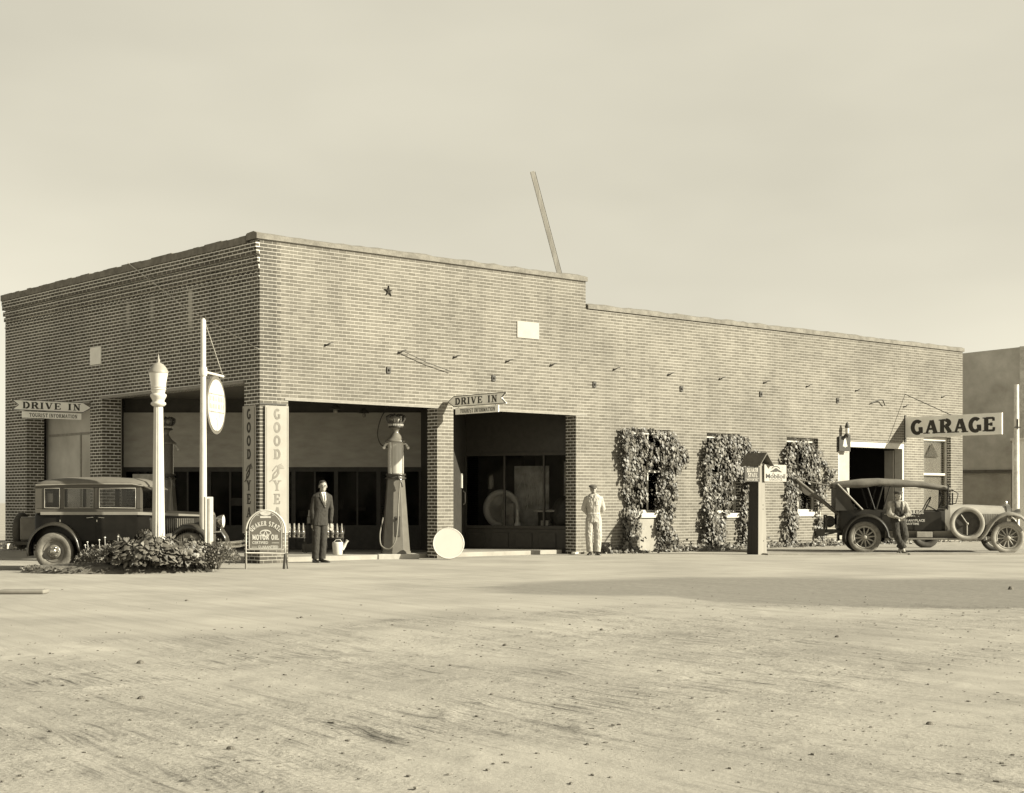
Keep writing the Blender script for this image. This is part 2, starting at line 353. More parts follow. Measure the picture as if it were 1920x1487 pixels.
# ------------------------------------------------------------------ ground
def fbm(x, y, s, seed=0, oct=4):
    rs = np.random.RandomState(seed); tot = np.zeros_like(x); amp = 1
    G = rs.rand(256, 256)
    for o in range(oct):
        fx, fy = x / s, y / s; ix, iy = np.floor(fx).astype(int), np.floor(fy).astype(int); tx, ty = fx - ix, fy - iy
        tx, ty = tx * tx * (3 - 2 * tx), ty * ty * (3 - 2 * ty)
        g = lambda a, b: G[(a + o * 37) % 256, (b + o * 91) % 256]
        tot += amp * ((g(ix, iy) * (1 - tx) + g(ix + 1, iy) * tx) * (1 - ty) + (g(ix, iy + 1) * (1 - tx) + g(ix + 1, iy + 1) * tx) * ty - .5)
        amp *= .5; s = s / 2.03
    return tot
def axis(a, b, step, lo, hi):
    c = list(np.arange(a, b, step)); g = step; x = a
    left = []
    while x > lo: g *= 1.35; x -= g; left.append(x)
    g = step; x = c[-1]; right = []
    while x < hi: g *= 1.35; x += g; right.append(x)
    return np.array(left[::-1] + c + right)
gx = axis(-9.5, 11.5, .055, -2500, 2500); gy = axis(5.2, 27.5, .055, -400, 5200)
X, Y = np.meshgrid(gx, gy)
sss = lambda a, b, x: np.clip((x - a) / (b - a), 0, 1) ** 2 * (3 - 2 * np.clip((x - a) / (b - a), 0, 1))
# edge between the smooth travelled lane and the rough ground before it
edge = np.interp(X, [-30, -8, -5.3, -3.95, -1.75, -.6, 2.2, 4.8, 8, 30], [10, 10.5, 12, 13.9, 15.8, 16.4, 19.6, 18.4, 17.6, 17])
wob = fbm(X, Y, 2.5, 3) * 1.2
rough = 1 - sss(-.5, .5, Y - edge + wob)
far = sss(27, 24, Y)
ca, sa = .60, -.80                                   # wheel-track direction
A_, B_ = X * ca + Y * sa, -X * sa + Y * ca
ruts = fbm(A_ / 9, B_, .33, 5, 3); ruts = np.maximum(ruts, .05) - .05
Z = rough * (fbm(X, Y, .5, 1, 4) * .010 + np.maximum(fbm(X, Y, .19, 8, 2) - .22, 0) * .035 - ruts * .035 * (.3 + sss(-.1, .5, fbm(X, Y, 2.1, 33, 3))) + fbm(X, Y, .9, 12, 3) * .008) + fbm(X, Y, 2.2, 2, 3) * .018 * (rough * .7 + .3)
lane = np.exp(-((Y - edge - 1.0 + wob * .5) / 2.6) ** 2)
Z += (1 - rough) * fbm(X, Y, 1.5, 22, 3) * .006
Z *= np.where(Y < 27, 1, 0) * sss(4, 5.5, Y) * sss(-9.4, -8.9, X) * sss(11.4, 10.9, X) * np.where(Y < 24, 1, sss(27, 24, Y))
def build_ground():
    ny, nx = X.shape; me = bpy.data.meshes.new('ground')
    me.vertices.add(nx * ny); me.vertices.foreach_set('co', np.stack([X, Y, Z], -1).astype(np.float32).ravel())
    idx = np.arange(nx * ny).reshape(ny, nx); q = np.stack([idx[:-1, :-1], idx[:-1, 1:], idx[1:, 1:], idx[1:, :-1]], -1).reshape(-1, 4)
    me.loops.add(q.size); me.loops.foreach_set('vertex_index', q.ravel().astype(np.int32))
    me.polygons.add(len(q)); me.polygons.foreach_set('loop_start', (np.arange(len(q)) * 4).astype(np.int32)); me.polygons.foreach_set('loop_total', np.full(len(q), 4, np.int32))
    me.polygons.foreach_set('use_smooth', np.ones(len(q), bool))
    me.update(calc_edges=True); me.validate()
    dark_band = sss(-.3, .5, X + .5 + fbm(X, Y, 1.5, 4)) * np.interp(X, [0, 2.2, 3, 12], [.8, .75, .8, 1]) * sss(-.25, .35, Y - np.interp(X, [0, 2.1, 2.6, 5, 12], [21.2, 20.6, 19.4, 18.2, 17.2]) + wob * .2) * sss(.9, -.6, Y - np.interp(X, [0, 3, 12], [23.6, 26.0, 24.5]) + wob * .5) * sss(9.6, 8.4, X)  # mask of the darker band across the ground at the right
    grit = np.clip(rough * (.55 + fbm(X, Y, 1.8, 14, 4) * 1.3) + .55 * np.exp(-((Y - edge + wob + .25) / .45) ** 2) * (.4 + fbm(X, Y, 1.1, 15, 3) * 1.2), 0, 1)
    a = me.attributes.new('dark_band', 'FLOAT', 'POINT'); a.data.foreach_set('value', dark_band.astype(np.float32).ravel())
    a = me.attributes.new('grit', 'FLOAT', 'POINT'); a.data.foreach_set('value', grit.astype(np.float32).ravel())
    m = bpy.data.materials.new('dirt'); m.use_nodes = True; nt = m.node_tree; b = nt.nodes['Principled BSDF']; b.inputs['Roughness'].default_value = .95; b.inputs['Specular IOR Level'].default_value = .1
    pos = N(nt, 'ShaderNodeNewGeometry').outputs['Position']
    n1 = N(nt, 'ShaderNodeTexNoise', Scale=.5, Detail=8.0, Roughness=.6); nt.links.new(pos, n1.inputs['Vector'])
    mr_ = N(nt, 'ShaderNodeMapping'); nt.links.new(pos, mr_.inputs[0]); mr_.inputs['Rotation'].default_value = (0, 0, math.radians(57)); mp = N(nt, 'ShaderNodeMapping'); nt.links.new(mr_.outputs[0], mp.inputs[0]); mp.inputs['Scale'].default_value = (.16, 2.6, 1)
    n5 = N(nt, 'ShaderNodeTexNoise', Scale=4.5, Detail=5.0, Roughness=.7); nt.links.new(mp.outputs[0], n5.inputs['Vector'])
    n6 = N(nt, 'ShaderNodeTexNoise', Scale=.8, Detail=4.0, Roughness=.6); nt.links.new(pos, n6.inputs['Vector'])
    n2 = N(nt, 'ShaderNodeTexNoise', Scale=2.2, Detail=6.0, Roughness=.65); nt.links.new(mp.outputs[0], n2.inputs['Vector'])
    n3 = N(nt, 'ShaderNodeTexNoise', Scale=34, Detail=5.0, Roughness=.7); nt.links.new(pos, n3.inputs['Vector'])
    n4 = N(nt, 'ShaderNodeTexNoise', Scale=9, Detail=5.0, Roughness=.7); nt.links.new(pos, n4.inputs['Vector'])
    gr = N(nt, 'ShaderNodeAttribute', attribute_name='grit').outputs['Fac']; dk = N(nt, 'ShaderNodeAttribute', attribute_name='dark_band').outputs['Fac']
    def rng(x, a, b_, c, d):
        r = N(nt, 'ShaderNodeMapRange'); nt.links.new(x, r.inputs[0])
        for i, q_ in enumerate((a, b_, c, d)): r.inputs[i + 1].default_value = q_
        return r.outputs[0]
    v = math_n(nt, 'MULTIPLY', rng(n1.outputs[0], .32, .68, .80, 1.12), rng(n2.outputs[0], .34, .56, .91, 1.04))
    n7 = N(nt, 'ShaderNodeTexNoise', Scale=1.1, Detail=3.0); nt.links.new(pos, n7.inputs['Vector'])
    specks = math_n(nt, 'MULTIPLY', math_n(nt, 'MULTIPLY', rng(n4.outputs[0], .54, .68, 0, .55), rng(n7.outputs[0], .4, .62, .15, 1)), gr)
    fine = math_n(nt, 'MULTIPLY', math_n(nt, 'SUBTRACT', n3.outputs[0], .5), math_n(nt, 'ADD', math_n(nt, 'MULTIPLY', gr, 1.3), .2))
    v = math_n(nt, 'MULTIPLY', v, math_n(nt, 'ADD', math_n(nt, 'SUBTRACT', 1.0, specks), fine))
    v = math_n(nt, 'MULTIPLY', v, math_n(nt, 'SUBTRACT', 1.0, math_n(nt, 'MULTIPLY', math_n(nt, 'MULTIPLY', dk, rng(n4.outputs[0], .35, .62, .75, 1.15)), rng(n1.outputs[0], .35, .65, .36, .54))))
    dash = math_n(nt, 'MULTIPLY', math_n(nt, 'MULTIPLY', rng(n5.outputs[0], .50, .66, 0, .70), rng(n6.outputs[0], .42, .60, 0, 1)), gr)
    n8 = N(nt, 'ShaderNodeTexNoise', Scale=11, Detail=4.0, Roughness=.7); nt.links.new(mp.outputs[0], n8.inputs['Vector'])
    dash2 = math_n(nt, 'MULTIPLY', math_n(nt, 'MULTIPLY', rng(n8.outputs[0], .54, .66, 0, .5), rng(n6.outputs[0], .38, .62, .1, 1)), gr)
    v = math_n(nt, 'MULTIPLY', v, math_n(nt, 'SUBTRACT', 1.0, dash2))
    v = math_n(nt, 'MULTIPLY', v, math_n(nt, 'SUBTRACT', 1.0, dash))
    v = math_n(nt, 'MULTIPLY', v, math_n(nt, 'SUBTRACT', 1.0, math_n(nt, 'MULTIPLY', gr, .05)))
    sc_ = N(nt, 'ShaderNodeVectorMath', operation='SCALE'); sc_.inputs[0].default_value = tone(.335)[:3]; nt.links.new(v, sc_.inputs['Scale'])
    nt.links.new(sc_.outputs[0], b.inputs['Base Color'])
    hh = math_n(nt, 'ADD', math_n(nt, 'MULTIPLY', n4.outputs[0], math_n(nt, 'ADD', gr, .1)), math_n(nt, 'ADD', math_n(nt, 'MULTIPLY', n3.outputs[0], .35), math_n(nt, 'MULTIPLY', n2.outputs[0], .06)))
    bn = N(nt, 'ShaderNodeBump', Strength=.5, Distance=.03); nt.links.new(hh, bn.inputs['Height']); nt.links.new(bn.outputs[0], b.inputs['Normal'])
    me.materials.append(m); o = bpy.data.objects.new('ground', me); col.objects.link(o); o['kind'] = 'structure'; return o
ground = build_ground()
def gz(x, y):
    i = int(np.clip(np.searchsorted(gx, x), 0, len(gx) - 1)); j = int(np.clip(np.searchsorted(gy, y), 0, len(gy) - 1)); return float(Z[j, i])

def stones(n, ylo, yhi, smin, smax, seed):
    r = random.Random(seed); mb = MB(); cnt = 0
    while cnt < n:
        y = ylo + (yhi - ylo) * r.random(); x = (r.random() * 2 - 1) * .37 * y
        if y > np.interp(x, [-8, -4, 2, 5, 12], [12, 14.5, 20.5, 19.5, 18.5]) + r.gauss(0, 1.2) and r.random() > .05: continue
        s = smin + (smax - smin) * r.random() ** 3; k = 6
        M = Matrix.Translation((x, y, gz(x, y) + s * .15)) @ Matrix.Rotation(r.random() * 6.3, 4, 'Z') @ Matrix.Diagonal((s * (1 + r.random()), s, s * (.45 + .4 * r.random()), 1))
        vs = [(math.cos(a * 2 * math.pi / k) * (1 if z else .85) * (.8 + .4 * r.random()), math.sin(a * 2 * math.pi / k) * (.8 + .4 * r.random()), zz) for z, zz in ((1, 0), (0, .7)) for a in range(k)] + [(0, 0, 1.0)]
        fs = [(a, (a + 1) % k, k + (a + 1) % k, k + a) for a in range(k)] + [(k + a, k + (a + 1) % k, 2 * k) for a in range(k)]
        mb.add(vs, fs, M, int(r.random() < .3)); cnt += 1
    return mb
g = stones(2400, 6, 24, .003, .012, 3).build('gravel', [mat('stone', .15, .9, .4, 20), mat('stone_light', .20, .9, .3, 20)]); tag(g, kind='stuff')

# larger single clods and stones that read one by one
rock_spots = [(350, 1127, .024, 'small dark stone alone on the smooth lane at the left'), (565, 1159, .022, 'dark stone on the pale lane left of the middle, short of the rough edge'),
    (263, 1243, .030, 'dark clod in the rough dirt at the far left, nearest the lane edge'), (265, 1311, .026, 'dark clod at the left of the rough dirt, below another clod'),
    (432, 1405, .024, 'clod of dirt near the bottom left of the picture, end of a long rut'), (1895, 1106, .040, 'dark upright lump on the pale road at the far right edge'),
    (947, 1209, .024, 'dark stone in the middle of the rough dirt'), (1128, 1178, .022, 'stone right of the middle, on the near rim of the pale patch'),
    (1570, 1195, .024, 'stone in the gritty dirt at the right, nearest the dark strip'), (1743, 1360, .022, 'dark lump in the lower right foreground beside a rut')]
for i, (u, v, s, lab) in enumerate(rock_spots):
    r = random.Random(i + 40); p = atg(u, v); mb = MB()
    k = 10; secs = []
    for z, rr in ((-.3, .8), (0, 1), (.35, .9), (.65, .6), (.8, .25)):
        secs.append([(rr * math.cos(a * 2 * math.pi / k) * (.8 + .4 * r.random()), rr * .8 * math.sin(a * 2 * math.pi / k) * (.8 + .4 * r.random()), z * (1.6 if i == 5 else 1)) for a in range(k)])
    mb.loft(secs, M=Matrix.Diagonal((s, s, s, 1)), smooth=False)
    o = mb.build('stone', mat('clod', .12, .95, .4, 12, .5)); o.location = (p.x, p.y, gz(p.x, p.y)); tag(o, lab, 'stone', 'stones and clods lying on the dirt')

# ------------------------------------------------------------------ pavement strip, kerbs, bed
conc = mat('concrete', .27, .9, .18, 2.5, .25)
mb = MB(); mb.prism([(W2L(atg(1440, 1041)).x, W2L(atg(1440, 1041)).y), (W2L(at(1960, 1036, 37.4)).x, W2L(at(1960, 1036, 37.4)).y), (26.5, -.02), (14.5, -.02)], -.05, .035)
pv = mb.build('pavement', conc); pv.location = C0; pv.rotation_euler = (0, 0, BANG); tag(pv, kind='structure')
mb = MB(); mb.prism([(.55, .42), (5.0, .42), (8.9, .42), (8.9, 2.3), (6.4, 2.9), (.9, 7.6), (.55, 7.4)], -.02, .10)
ds = mb.build('drive_in_floor', mat('floor_concrete', .28, .85, .2, 2, .2), bevel=.01); ds.location = C0; ds.rotation_euler = (0, 0, BANG); tag(ds, kind='structure')
mb = MB(); n = 28
ring = lambda s, z: [(-7.2 + (1.55 * s) * math.cos(a * 2 * math.pi / n), 28.05 + .85 * s * math.sin(a * 2 * math.pi / n), z) for a in range(n)]
mb.loft([ring(1.12, -.02), ring(1.05, .05), ring(.9, .12), ring(.5, .16)], smooth=True)
bed = mb.build('planting_bed', mat('soil', .14, .95, .4, 5, .6)); tag(bed, kind='structure')

# ------------------------------------------------------------------ the brick garage
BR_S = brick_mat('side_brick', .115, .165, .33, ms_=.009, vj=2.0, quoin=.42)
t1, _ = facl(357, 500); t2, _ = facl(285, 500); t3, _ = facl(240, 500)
BR_F = brick_mat('face_brick_shade', .065, .12, .72, ms_=.010, vj=1.35, streaks=[(t1, 4.95, 5.95, .13, .75), (t2, 5.2, 5.95, .10, .35), (t3, 5.2, 5.95, .12, .4)])  # face brick kept darker than the side brick to carry this wall's shade
MORT = mat('coping_mortar', .17, .95, .3, 5, .5); DARKW = mat('dark_wood', .035, .6, .3, 8); WHITEP = mat('white_paint', .50, .6, .12, 7, .1)
IRON = mat('iron', .05, .6, .3, 20); GLASS = glass_mat('window_glass', .85, .8, .02)
bld = thing('brick_garage', 'long one-storey brick garage with an open drive-in corner and stepped parapet', 'building', C0, BANG)

def wallm(length, height, th, ops, along, mats_fn, x0=0.0):
    """wall slab along 'x' (face y=0) or 'y' (face x=0) with rectangular openings and brick reveals"""
    mb = MB(); xs = sorted({x0, length} | {a for o in ops for a in o[:2]}); zs = sorted({-.1, height} | {a for o in ops for a in o[2:]})
    P = (lambda s, d, z: (s, d, z)) if along == 'x' else (lambda s, d, z: (d, s, z))
    inside = lambda s, z: any(o[0] < s < o[1] and o[2] < z < o[3] for o in ops)
    def q(pts, n):
        v = [Vector(P(*p)) for p in pts]; nn = (v[1] - v[0]).cross(v[2] - v[0])
        if nn.dot(Vector(P(*n))) < 0: v = v[::-1]
        mb.add(v, [(0, 1, 2, 3)], None, mats_fn(Vector(P(*n))))
    for i in range(len(xs) - 1):
        for j in range(len(zs) - 1):
            a, b_, c, d = xs[i], xs[i + 1], zs[j], zs[j + 1]
            if inside((a + b_) / 2, (c + d) / 2): continue
            q([(a, 0, c), (b_, 0, c), (b_, 0, d), (a, 0, d)], (0, -1, 0)); q([(a, th, c), (b_, th, c), (b_, th, d), (a, th, d)], (0, 1, 0))
    for a, b_, c, d in ops:
        q([(a, 0, c), (a, th, c), (a, th, d), (a, 0, d)], (1, 0, 0)); q([(b_, 0, c), (b_, th, c), (b_, th, d), (b_, 0, d)], (-1, 0, 0))
        q([(a, 0, d), (b_, 0, d), (b_, th, d), (a, th, d)], (0, 0, -1))
        if c > 0: q([(a, 0, c), (b_, 0, c), (b_, th, c), (a, th, c)], (0, 0, 1))
    q([(x0, 0, -.1), (x0, th, -.1), (x0, th, height), (x0, 0, height)], (-1, 0, 0)); q([(length, 0, -.1), (length, th, -.1), (length, th, height), (length, 0, height)], (1, 0, 0))
    q([(x0, 0, height), (length, 0, height), (length, th, height), (x0, th, height)], (0, 0, 1))
    return mb
LS, LF, STEP = 25.86, 12.63, 9.31
bays = [(.69, 4.66, -.1, 3.42), (5.13, 8.98, -.1, 3.42)]
wins = [(11.0, 12.35, 1.0, 3.12), (13.76, 15.1, .98, 3.10), (17.09, 18.5, 1.0, 3.08), (23.72, 25.2, .9, 3.3)]
gdoor = (19.44, 22.74, -.1, 3.05)
fn = lambda n: 1 if n.x < -.5 else 0  # left-facing faces, unlit jambs included, take the brick with shade in its colour
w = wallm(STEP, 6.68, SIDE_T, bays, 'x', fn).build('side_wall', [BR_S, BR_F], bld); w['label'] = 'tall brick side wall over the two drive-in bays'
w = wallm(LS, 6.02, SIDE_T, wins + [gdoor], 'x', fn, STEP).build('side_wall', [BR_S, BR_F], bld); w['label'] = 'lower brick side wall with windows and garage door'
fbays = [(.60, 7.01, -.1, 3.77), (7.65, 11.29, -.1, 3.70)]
w = wallm(LF, 6.68, FRONT_T, fbays, 'y', lambda n: 0, SIDE_T).build('front_wall', [BR_F], bld); w['label'] = 'shade-toned face-brick front wall of the garage'
mb = MB(); mb.box((STEP, SIDE_T, 5.9), (STEP + .3, LF, 6.66)); mb.box((.48, LF - .3, -.1), (LS, LF - .0, 6.0)); mb.box((LS - .3, SIDE_T, -.1), (LS, LF - .3, 6.0))
mb.build('rear_wall', BR_S, bld)
mb = MB(); mb.box((FRONT_T, SIDE_T, 5.75), (LS - .3, LF - .3, 5.9)); mb.build('roof', mat('roof_tar', .06, .9, .3, 3), bld)
# coping with a ragged mortar top
def coping(x0, x1, z0, name):
    mb = MB(); r = random.Random(int(x1 * 10)); n = int((x1 - x0) / .22); secs = []
    for i in range(n + 1):
        x = x0 + (x1 - x0) * i / n; h = .13 + r.random() * .035
        secs.append([(x, -.045, z0), (x, -.045, z0 + h * .7), (x, .08, z0 + h), (x, .34, z0 + h * .9), (x, .42, z0 + h * .5), (x, .42, z0)])
    mb.loft(secs, smooth=False); return mb.build(name, MORT, bld)
coping(-.10, STEP + .03, 6.68, 'coping'); coping(STEP + .05, LS + .04, 6.02, 'coping')
mb = MB(); r = random.Random(4)
for i in range(54):   # front parapet cap
    a, b_ = -.09 + i * .2365, -.09 + (i + 1) * .2365; h = 6.77 + r.random() * .03
    mb.box((-.115, a + (.0 if i else 0), 6.625), (.5, b_ - .004, h)) if a > SIDE_T else None
mb.build('coping', MORT, bld)
# corbelled cornice on the front wall
mb = MB()
for zt, zb, pr in ((6.625, 6.50, .10), (6.50, 6.375, .085), (6.33, 6.215, .06), (6.175, 6.075, .035)):
    mb.box((-pr, -.0, zb), (-.001, LF + .02, zt), mi=0)
x = .05
while x < LF:
    mb.box((-.03, x, 5.93), (-.001, x + .1, 6.03)); x += .2
mb.box((-.022, 0, 5.90), (-.001, LF, 5.93))
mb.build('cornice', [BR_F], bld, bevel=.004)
mb = MB(); mb.box((-.04, .58, 3.74), (.02, 7.05, 3.80)); mb.box((-.04, 7.62, 3.67), (.02, 11.3, 3.73)); mb.build('lintel', mat('steel_lintel', .2, .6, .2, 8), bld)
mb = MB(); mb.box((.6, -.012, 3.385), (4.72, .05, 3.43)); mb.box((5.08, -.012, 3.385), (9.35, .05, 3.43)); mb.build('lintel', mat('steel_lintel', .2), bld)
# ceiling and lining of the drive-in
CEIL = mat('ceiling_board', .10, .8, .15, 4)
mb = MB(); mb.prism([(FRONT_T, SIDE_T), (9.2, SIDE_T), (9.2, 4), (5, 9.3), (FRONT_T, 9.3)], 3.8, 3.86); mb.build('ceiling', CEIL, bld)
def wallseg(p, q_, z0, z1, th, m, name, label=None, mi=0, bevel=0):
    a, b_ = W2L((p[0], p[1], 0)), W2L((q_[0], q_[1], 0)); d = (b_ - a); L = d.length; ang = math.atan2(d.y, d.x)
    M = Matrix.Translation((a.x, a.y, 0)) @ Matrix.Rotation(ang, 4, 'Z')
    mb = MB(); mb.box((0, 0, z0), (L, th, z1), M)
    o = mb.build(name, m, bld, bevel=bevel)
    if label: o['label'] = label
    return o, M, L
BW = (-2.24, 38.0); BL = (-9.54, 38.0)
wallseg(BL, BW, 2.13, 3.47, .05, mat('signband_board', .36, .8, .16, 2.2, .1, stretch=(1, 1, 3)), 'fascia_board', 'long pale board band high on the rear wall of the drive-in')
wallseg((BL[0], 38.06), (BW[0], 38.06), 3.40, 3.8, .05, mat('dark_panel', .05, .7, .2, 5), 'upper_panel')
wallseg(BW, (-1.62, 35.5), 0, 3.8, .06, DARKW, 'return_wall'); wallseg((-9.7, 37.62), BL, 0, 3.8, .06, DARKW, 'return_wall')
# glazed timber front under the fascia board: posts, rails, panes
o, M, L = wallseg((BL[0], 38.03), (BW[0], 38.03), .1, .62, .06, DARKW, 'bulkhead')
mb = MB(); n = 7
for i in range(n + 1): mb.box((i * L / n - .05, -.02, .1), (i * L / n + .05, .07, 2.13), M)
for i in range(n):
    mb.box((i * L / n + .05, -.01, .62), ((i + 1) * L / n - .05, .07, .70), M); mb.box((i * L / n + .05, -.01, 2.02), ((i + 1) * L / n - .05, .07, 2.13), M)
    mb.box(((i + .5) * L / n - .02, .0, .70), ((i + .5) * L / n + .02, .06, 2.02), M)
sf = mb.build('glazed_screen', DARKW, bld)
mb = MB()
for i in range(n): mb.box((i * L / n + .05, .03, .7), ((i + 1) * L / n - .05, .036, 2.02), M)
mb.build('pane', glass_mat('dark_glass', .75, .35, .0), sf)
# dim workshop behind the screen
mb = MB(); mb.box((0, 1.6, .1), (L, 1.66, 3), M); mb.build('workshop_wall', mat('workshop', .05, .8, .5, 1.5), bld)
r = random.Random(5)
for i in range(12):
    x = r.random() * L; z = .9 + r.random() * .9; mb = MB(); mb.box((x, .9, z), (x + .08 + r.random() * .25, .97, z + .05 + r.random() * .3), M); mb.build('wall_notice', mat('stock_pale', .22, .7, .3, 5) if r.random() < .4 else mat('stock_dark', .08, .7, .3, 5), bld)
for (u0, v0, u1, v1) in ((249, 889, 290, 921), (302, 921, 329, 950)):
    a, b_ = at(u0, v0, 37.9), at(u1, v1, 37.9); q0_, q1_ = W2L(a), W2L(b_); dd_ = (q1_ - q0_).to_2d(); mb = MB(); mb.box((0, -.02, b_.z), (dd_.length, .02, a.z), Matrix.Translation((q0_.x, q0_.y, 0)) @ Matrix.Rotation(math.atan2(dd_.y, dd_.x), 4, 'Z')); mb.build('notice_panel', mat('notice_pale', .42), bld)
# second front bay: recessed plaster wall
mb = MB(); mb.box((.62, 7.4, -.05), (.70, 11.5, 3.8)); mb.build('plaster_wall', mat('plaster', .46, .9, .22, .9, .2), bld)
mb = MB(); mb.box((.60, 7.66, 2.98), (.619, 11.28, 3.04)); mb.box((.60, 9.4, .0), (.619, 9.46, 2.98)); mb.build('plaster_batten', mat('plaster_b', .26), bld)

# show window in the second side bay
SA, SB = (-1.18, 39.45), (1.78, 38.25)
FR = mat('shop_frame', .045, .45, .2, 8, coat=.2)
o, M, L = wallseg(SA, SB, 0, .60, .10, FR, 'stall_riser', bevel=.01)
mb = MB(); mb.box((0, -.02, 2.52), (L, .1, 3.8), M); mb.box((0, -.03, .60), (L, .1, .68), M); mb.box((0, -.04, 2.44), (L, .1, 2.52), M)
for i in range(4): mb.box((i * L / 3 - .022, -.02, .68), (i * L / 3 + .022, .06, 2.44), M)
for i in range(5): mb.box((i * L / 5 + .1, -.035, .12), ((i + 1) * L / 5 - .1, -.02, .5), M)
sw = mb.build('shop_window', FR, bld, bevel=.004); sw['label'] = 'dark framed show window with three panes'
for i in range(3):
    mb = MB(); mb.box((i * L / 3 + .022, .02, .68), ((i + 1) * L / 3 - .022, .026, 2.44), M); mb.build('pane', glass_mat('shop_glass', .8, .5, .01) if i == 0 else bpy.data.materials['shop_glass'], sw)
mb = MB(); mb.box((-.3, .1, .55), (L + .2, 1.5, .60), M); mb.box((-.3, 1.5, 0), (L + .2, 1.55, 3), M); mb.build('display_floor', mat('display', .06, .7, .3, 4), bld)
SWM = Matrix.Translation(C0) @ Matrix.Rotation(BANG, 4, 'Z') @ M
wallseg((-1.5, 36.0), SA, 0, 3.8, .08, DARKW, 'entry_door', 'dark entrance door beside the show window')
dp, DM, DL = wallseg((-1.47, 36.4), (-1.22, 39.2), .1, 2.9, .02, mat('door_wood', .06, .5, .3, 6), 'door_leaf')
mb = MB(); mb.box((DL * .72, -.045, 1.62), (DL * .80, -.02, 1.98), DM); mb.build('push_plate', WHITEP, dp)
mb = MB(); mb.tube([(DL * .86, -.03, 1.2), (DL * .86, -.08, 1.25), (DL * .86, -.08, 1.5), (DL * .86, -.03, 1.55)], .012, 6, DM); mb.build('door_handle', mat('brass', .4, .3, .1, 5, metal=.7), dp)

# windows of the side wall
def window(x0, x1, z0, z1, pane_m, label, sash=None, blind=None):
    mb = MB(); y0, y1 = .14, .22; t_ = .07
    mb.box((x0, y0, z0), (x0 + t_, y1, z1)); mb.box((x1 - t_, y0, z0), (x1, y1, z1)); mb.box((x0 + t_, y0, z1 - .12), (x1 - t_, y1, z1)); mb.box((x0 + t_, y0, z0), (x1 - t_, y1, z0 + .07))
    zm = (z0 + z1) / 2 if sash is None else sash
    mb.box((x0 + t_, y0 + .01, zm - .035), (x1 - t_, y1 - .01, zm + .035)); xm = (x0 + x1) / 2
    w = mb.build('window', WHITEP, bld, bevel=.004); w['label'] = label
    if sash is None:
        mb = MB(); mb.box((xm - .02, y0 + .02, z0 + .07), (xm + .02, y1 - .02, zm - .035)); mb.box((xm - .02, y0 + .02, zm + .035), (xm + .02, y1 - .02, z1 - .12)); mb.build('glazing_bar', WHITEP, w)
    mb = MB(); mb.box((x0 + t_, .18, z0 + .07), (x1 - t_, .186, z1 - .12)); mb.build('pane', pane_m, w)
    mb = MB(); mb.box((x0 - .06, -.05, z0 - .13), (x1 + .06, .139, z0 - .002)); mb.build('sill', WHITEP, w, bevel=.008)
    if blind:
        mb = MB(); mb.box((x0 + t_, .25, blind), (x1 - t_, .26, z1 - .1)); mb.build('blind', mat('blind_cloth', .30, .9, .1, 3), w)
    return w
for i, (a, b_, c, d) in enumerate(wins[:3]):
    window(a, b_, c, d, GLASS, ['tall white window showing through the first wall vine', 'tall white window behind the second wall vine', 'tall white window half covered by the third wall vine'][i], blind=None)
w4 = window(*wins[3], GLASS, 'pale window under the projecting garage sign', sash=2.14, blind=.95)
mb = MB(); xm = (wins[3][0] + wins[3][1]) / 2
mb.prism([(xm - .36, 2.68), (xm + .36, 2.68), (xm, 3.10)], .19, .20, Matrix(((1, 0, 0, 0), (0, 0, 1, 0), (0, 1, 0, 0), (0, 0, 0, 1)))); mb.build('pennant', mat('pennant', .11), w4)
# the recesses behind windows are dark rooms: simple partition
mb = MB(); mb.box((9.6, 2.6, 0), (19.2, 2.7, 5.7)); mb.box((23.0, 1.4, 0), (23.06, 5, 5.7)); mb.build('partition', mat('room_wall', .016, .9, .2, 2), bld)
# garage doorway
x0, x1, _, zt = gdoor
mb = MB(); mb.box((x0, .02, zt - .17), (x1, .26, zt)); mb.box((x1 - .11, .02, 0), (x1, .30, zt - .17)); mb.box((x0, .04, 0), (x0 + .09, .28, zt - .17))
df = mb.build('door_frame', WHITEP, bld, bevel=.006); df['label'] = 'white timber frame of the open garage doorway'
mb = MB(); mb.box((x0 + .1, .10, .05), (x0 + .66, .15, 2.84))
lf = mb.build('garage_door', mat('pale_door', .34, .7, .15, 3), df, bevel=.004); lf['label'] = 'narrow pale door leaf standing at the left jamb'
for z in (.08, 1.15, 2.72): mb = MB(); mb.box((x0 + .12, .085, z), (x0 + .64, .10, z + .09)); mb.build('door_rail', mat('pale_rail', .42), lf)
mb = MB(); mb.box((x1 - .17, .31, .05), (x1 - .12, .62, 2.84)); lf = mb.build('garage_door', mat('pale_door', .34), df); lf['label'] = 'pale door leaf folded back inside the right jamb'
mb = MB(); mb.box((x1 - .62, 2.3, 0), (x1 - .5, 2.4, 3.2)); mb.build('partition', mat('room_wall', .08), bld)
mb = MB(); mb.box((x0 - 2.1, 9.0, -.05), (x1 + .2, 9.1, 5.7)); mb.box((x0 - 2.2, .5, -.05), (x0 - 2.12, 9.0, 5.7)); mb.box((x1 + .21, .5, -.05), (x1 + .26, 9.1, 5.7)); mb.box((x0 - 2.2, .45, 3.3), (x1 + .2, 9.0, 3.35)); mb.box((x0 - 2.1, .5, -.05), (x1 + .2, 9, .02)); mb.build('doorway_dark_lining', mat('room_wall', .08), bld)  # near-black box added so the open doorway stays dark
mb = MB(); mb.box((11.2, -.006, .0), (12.0, -.001, .84)); mb.build('plaster_patch', mat('plaster_patch', .27, .9, .1, 4), bld)

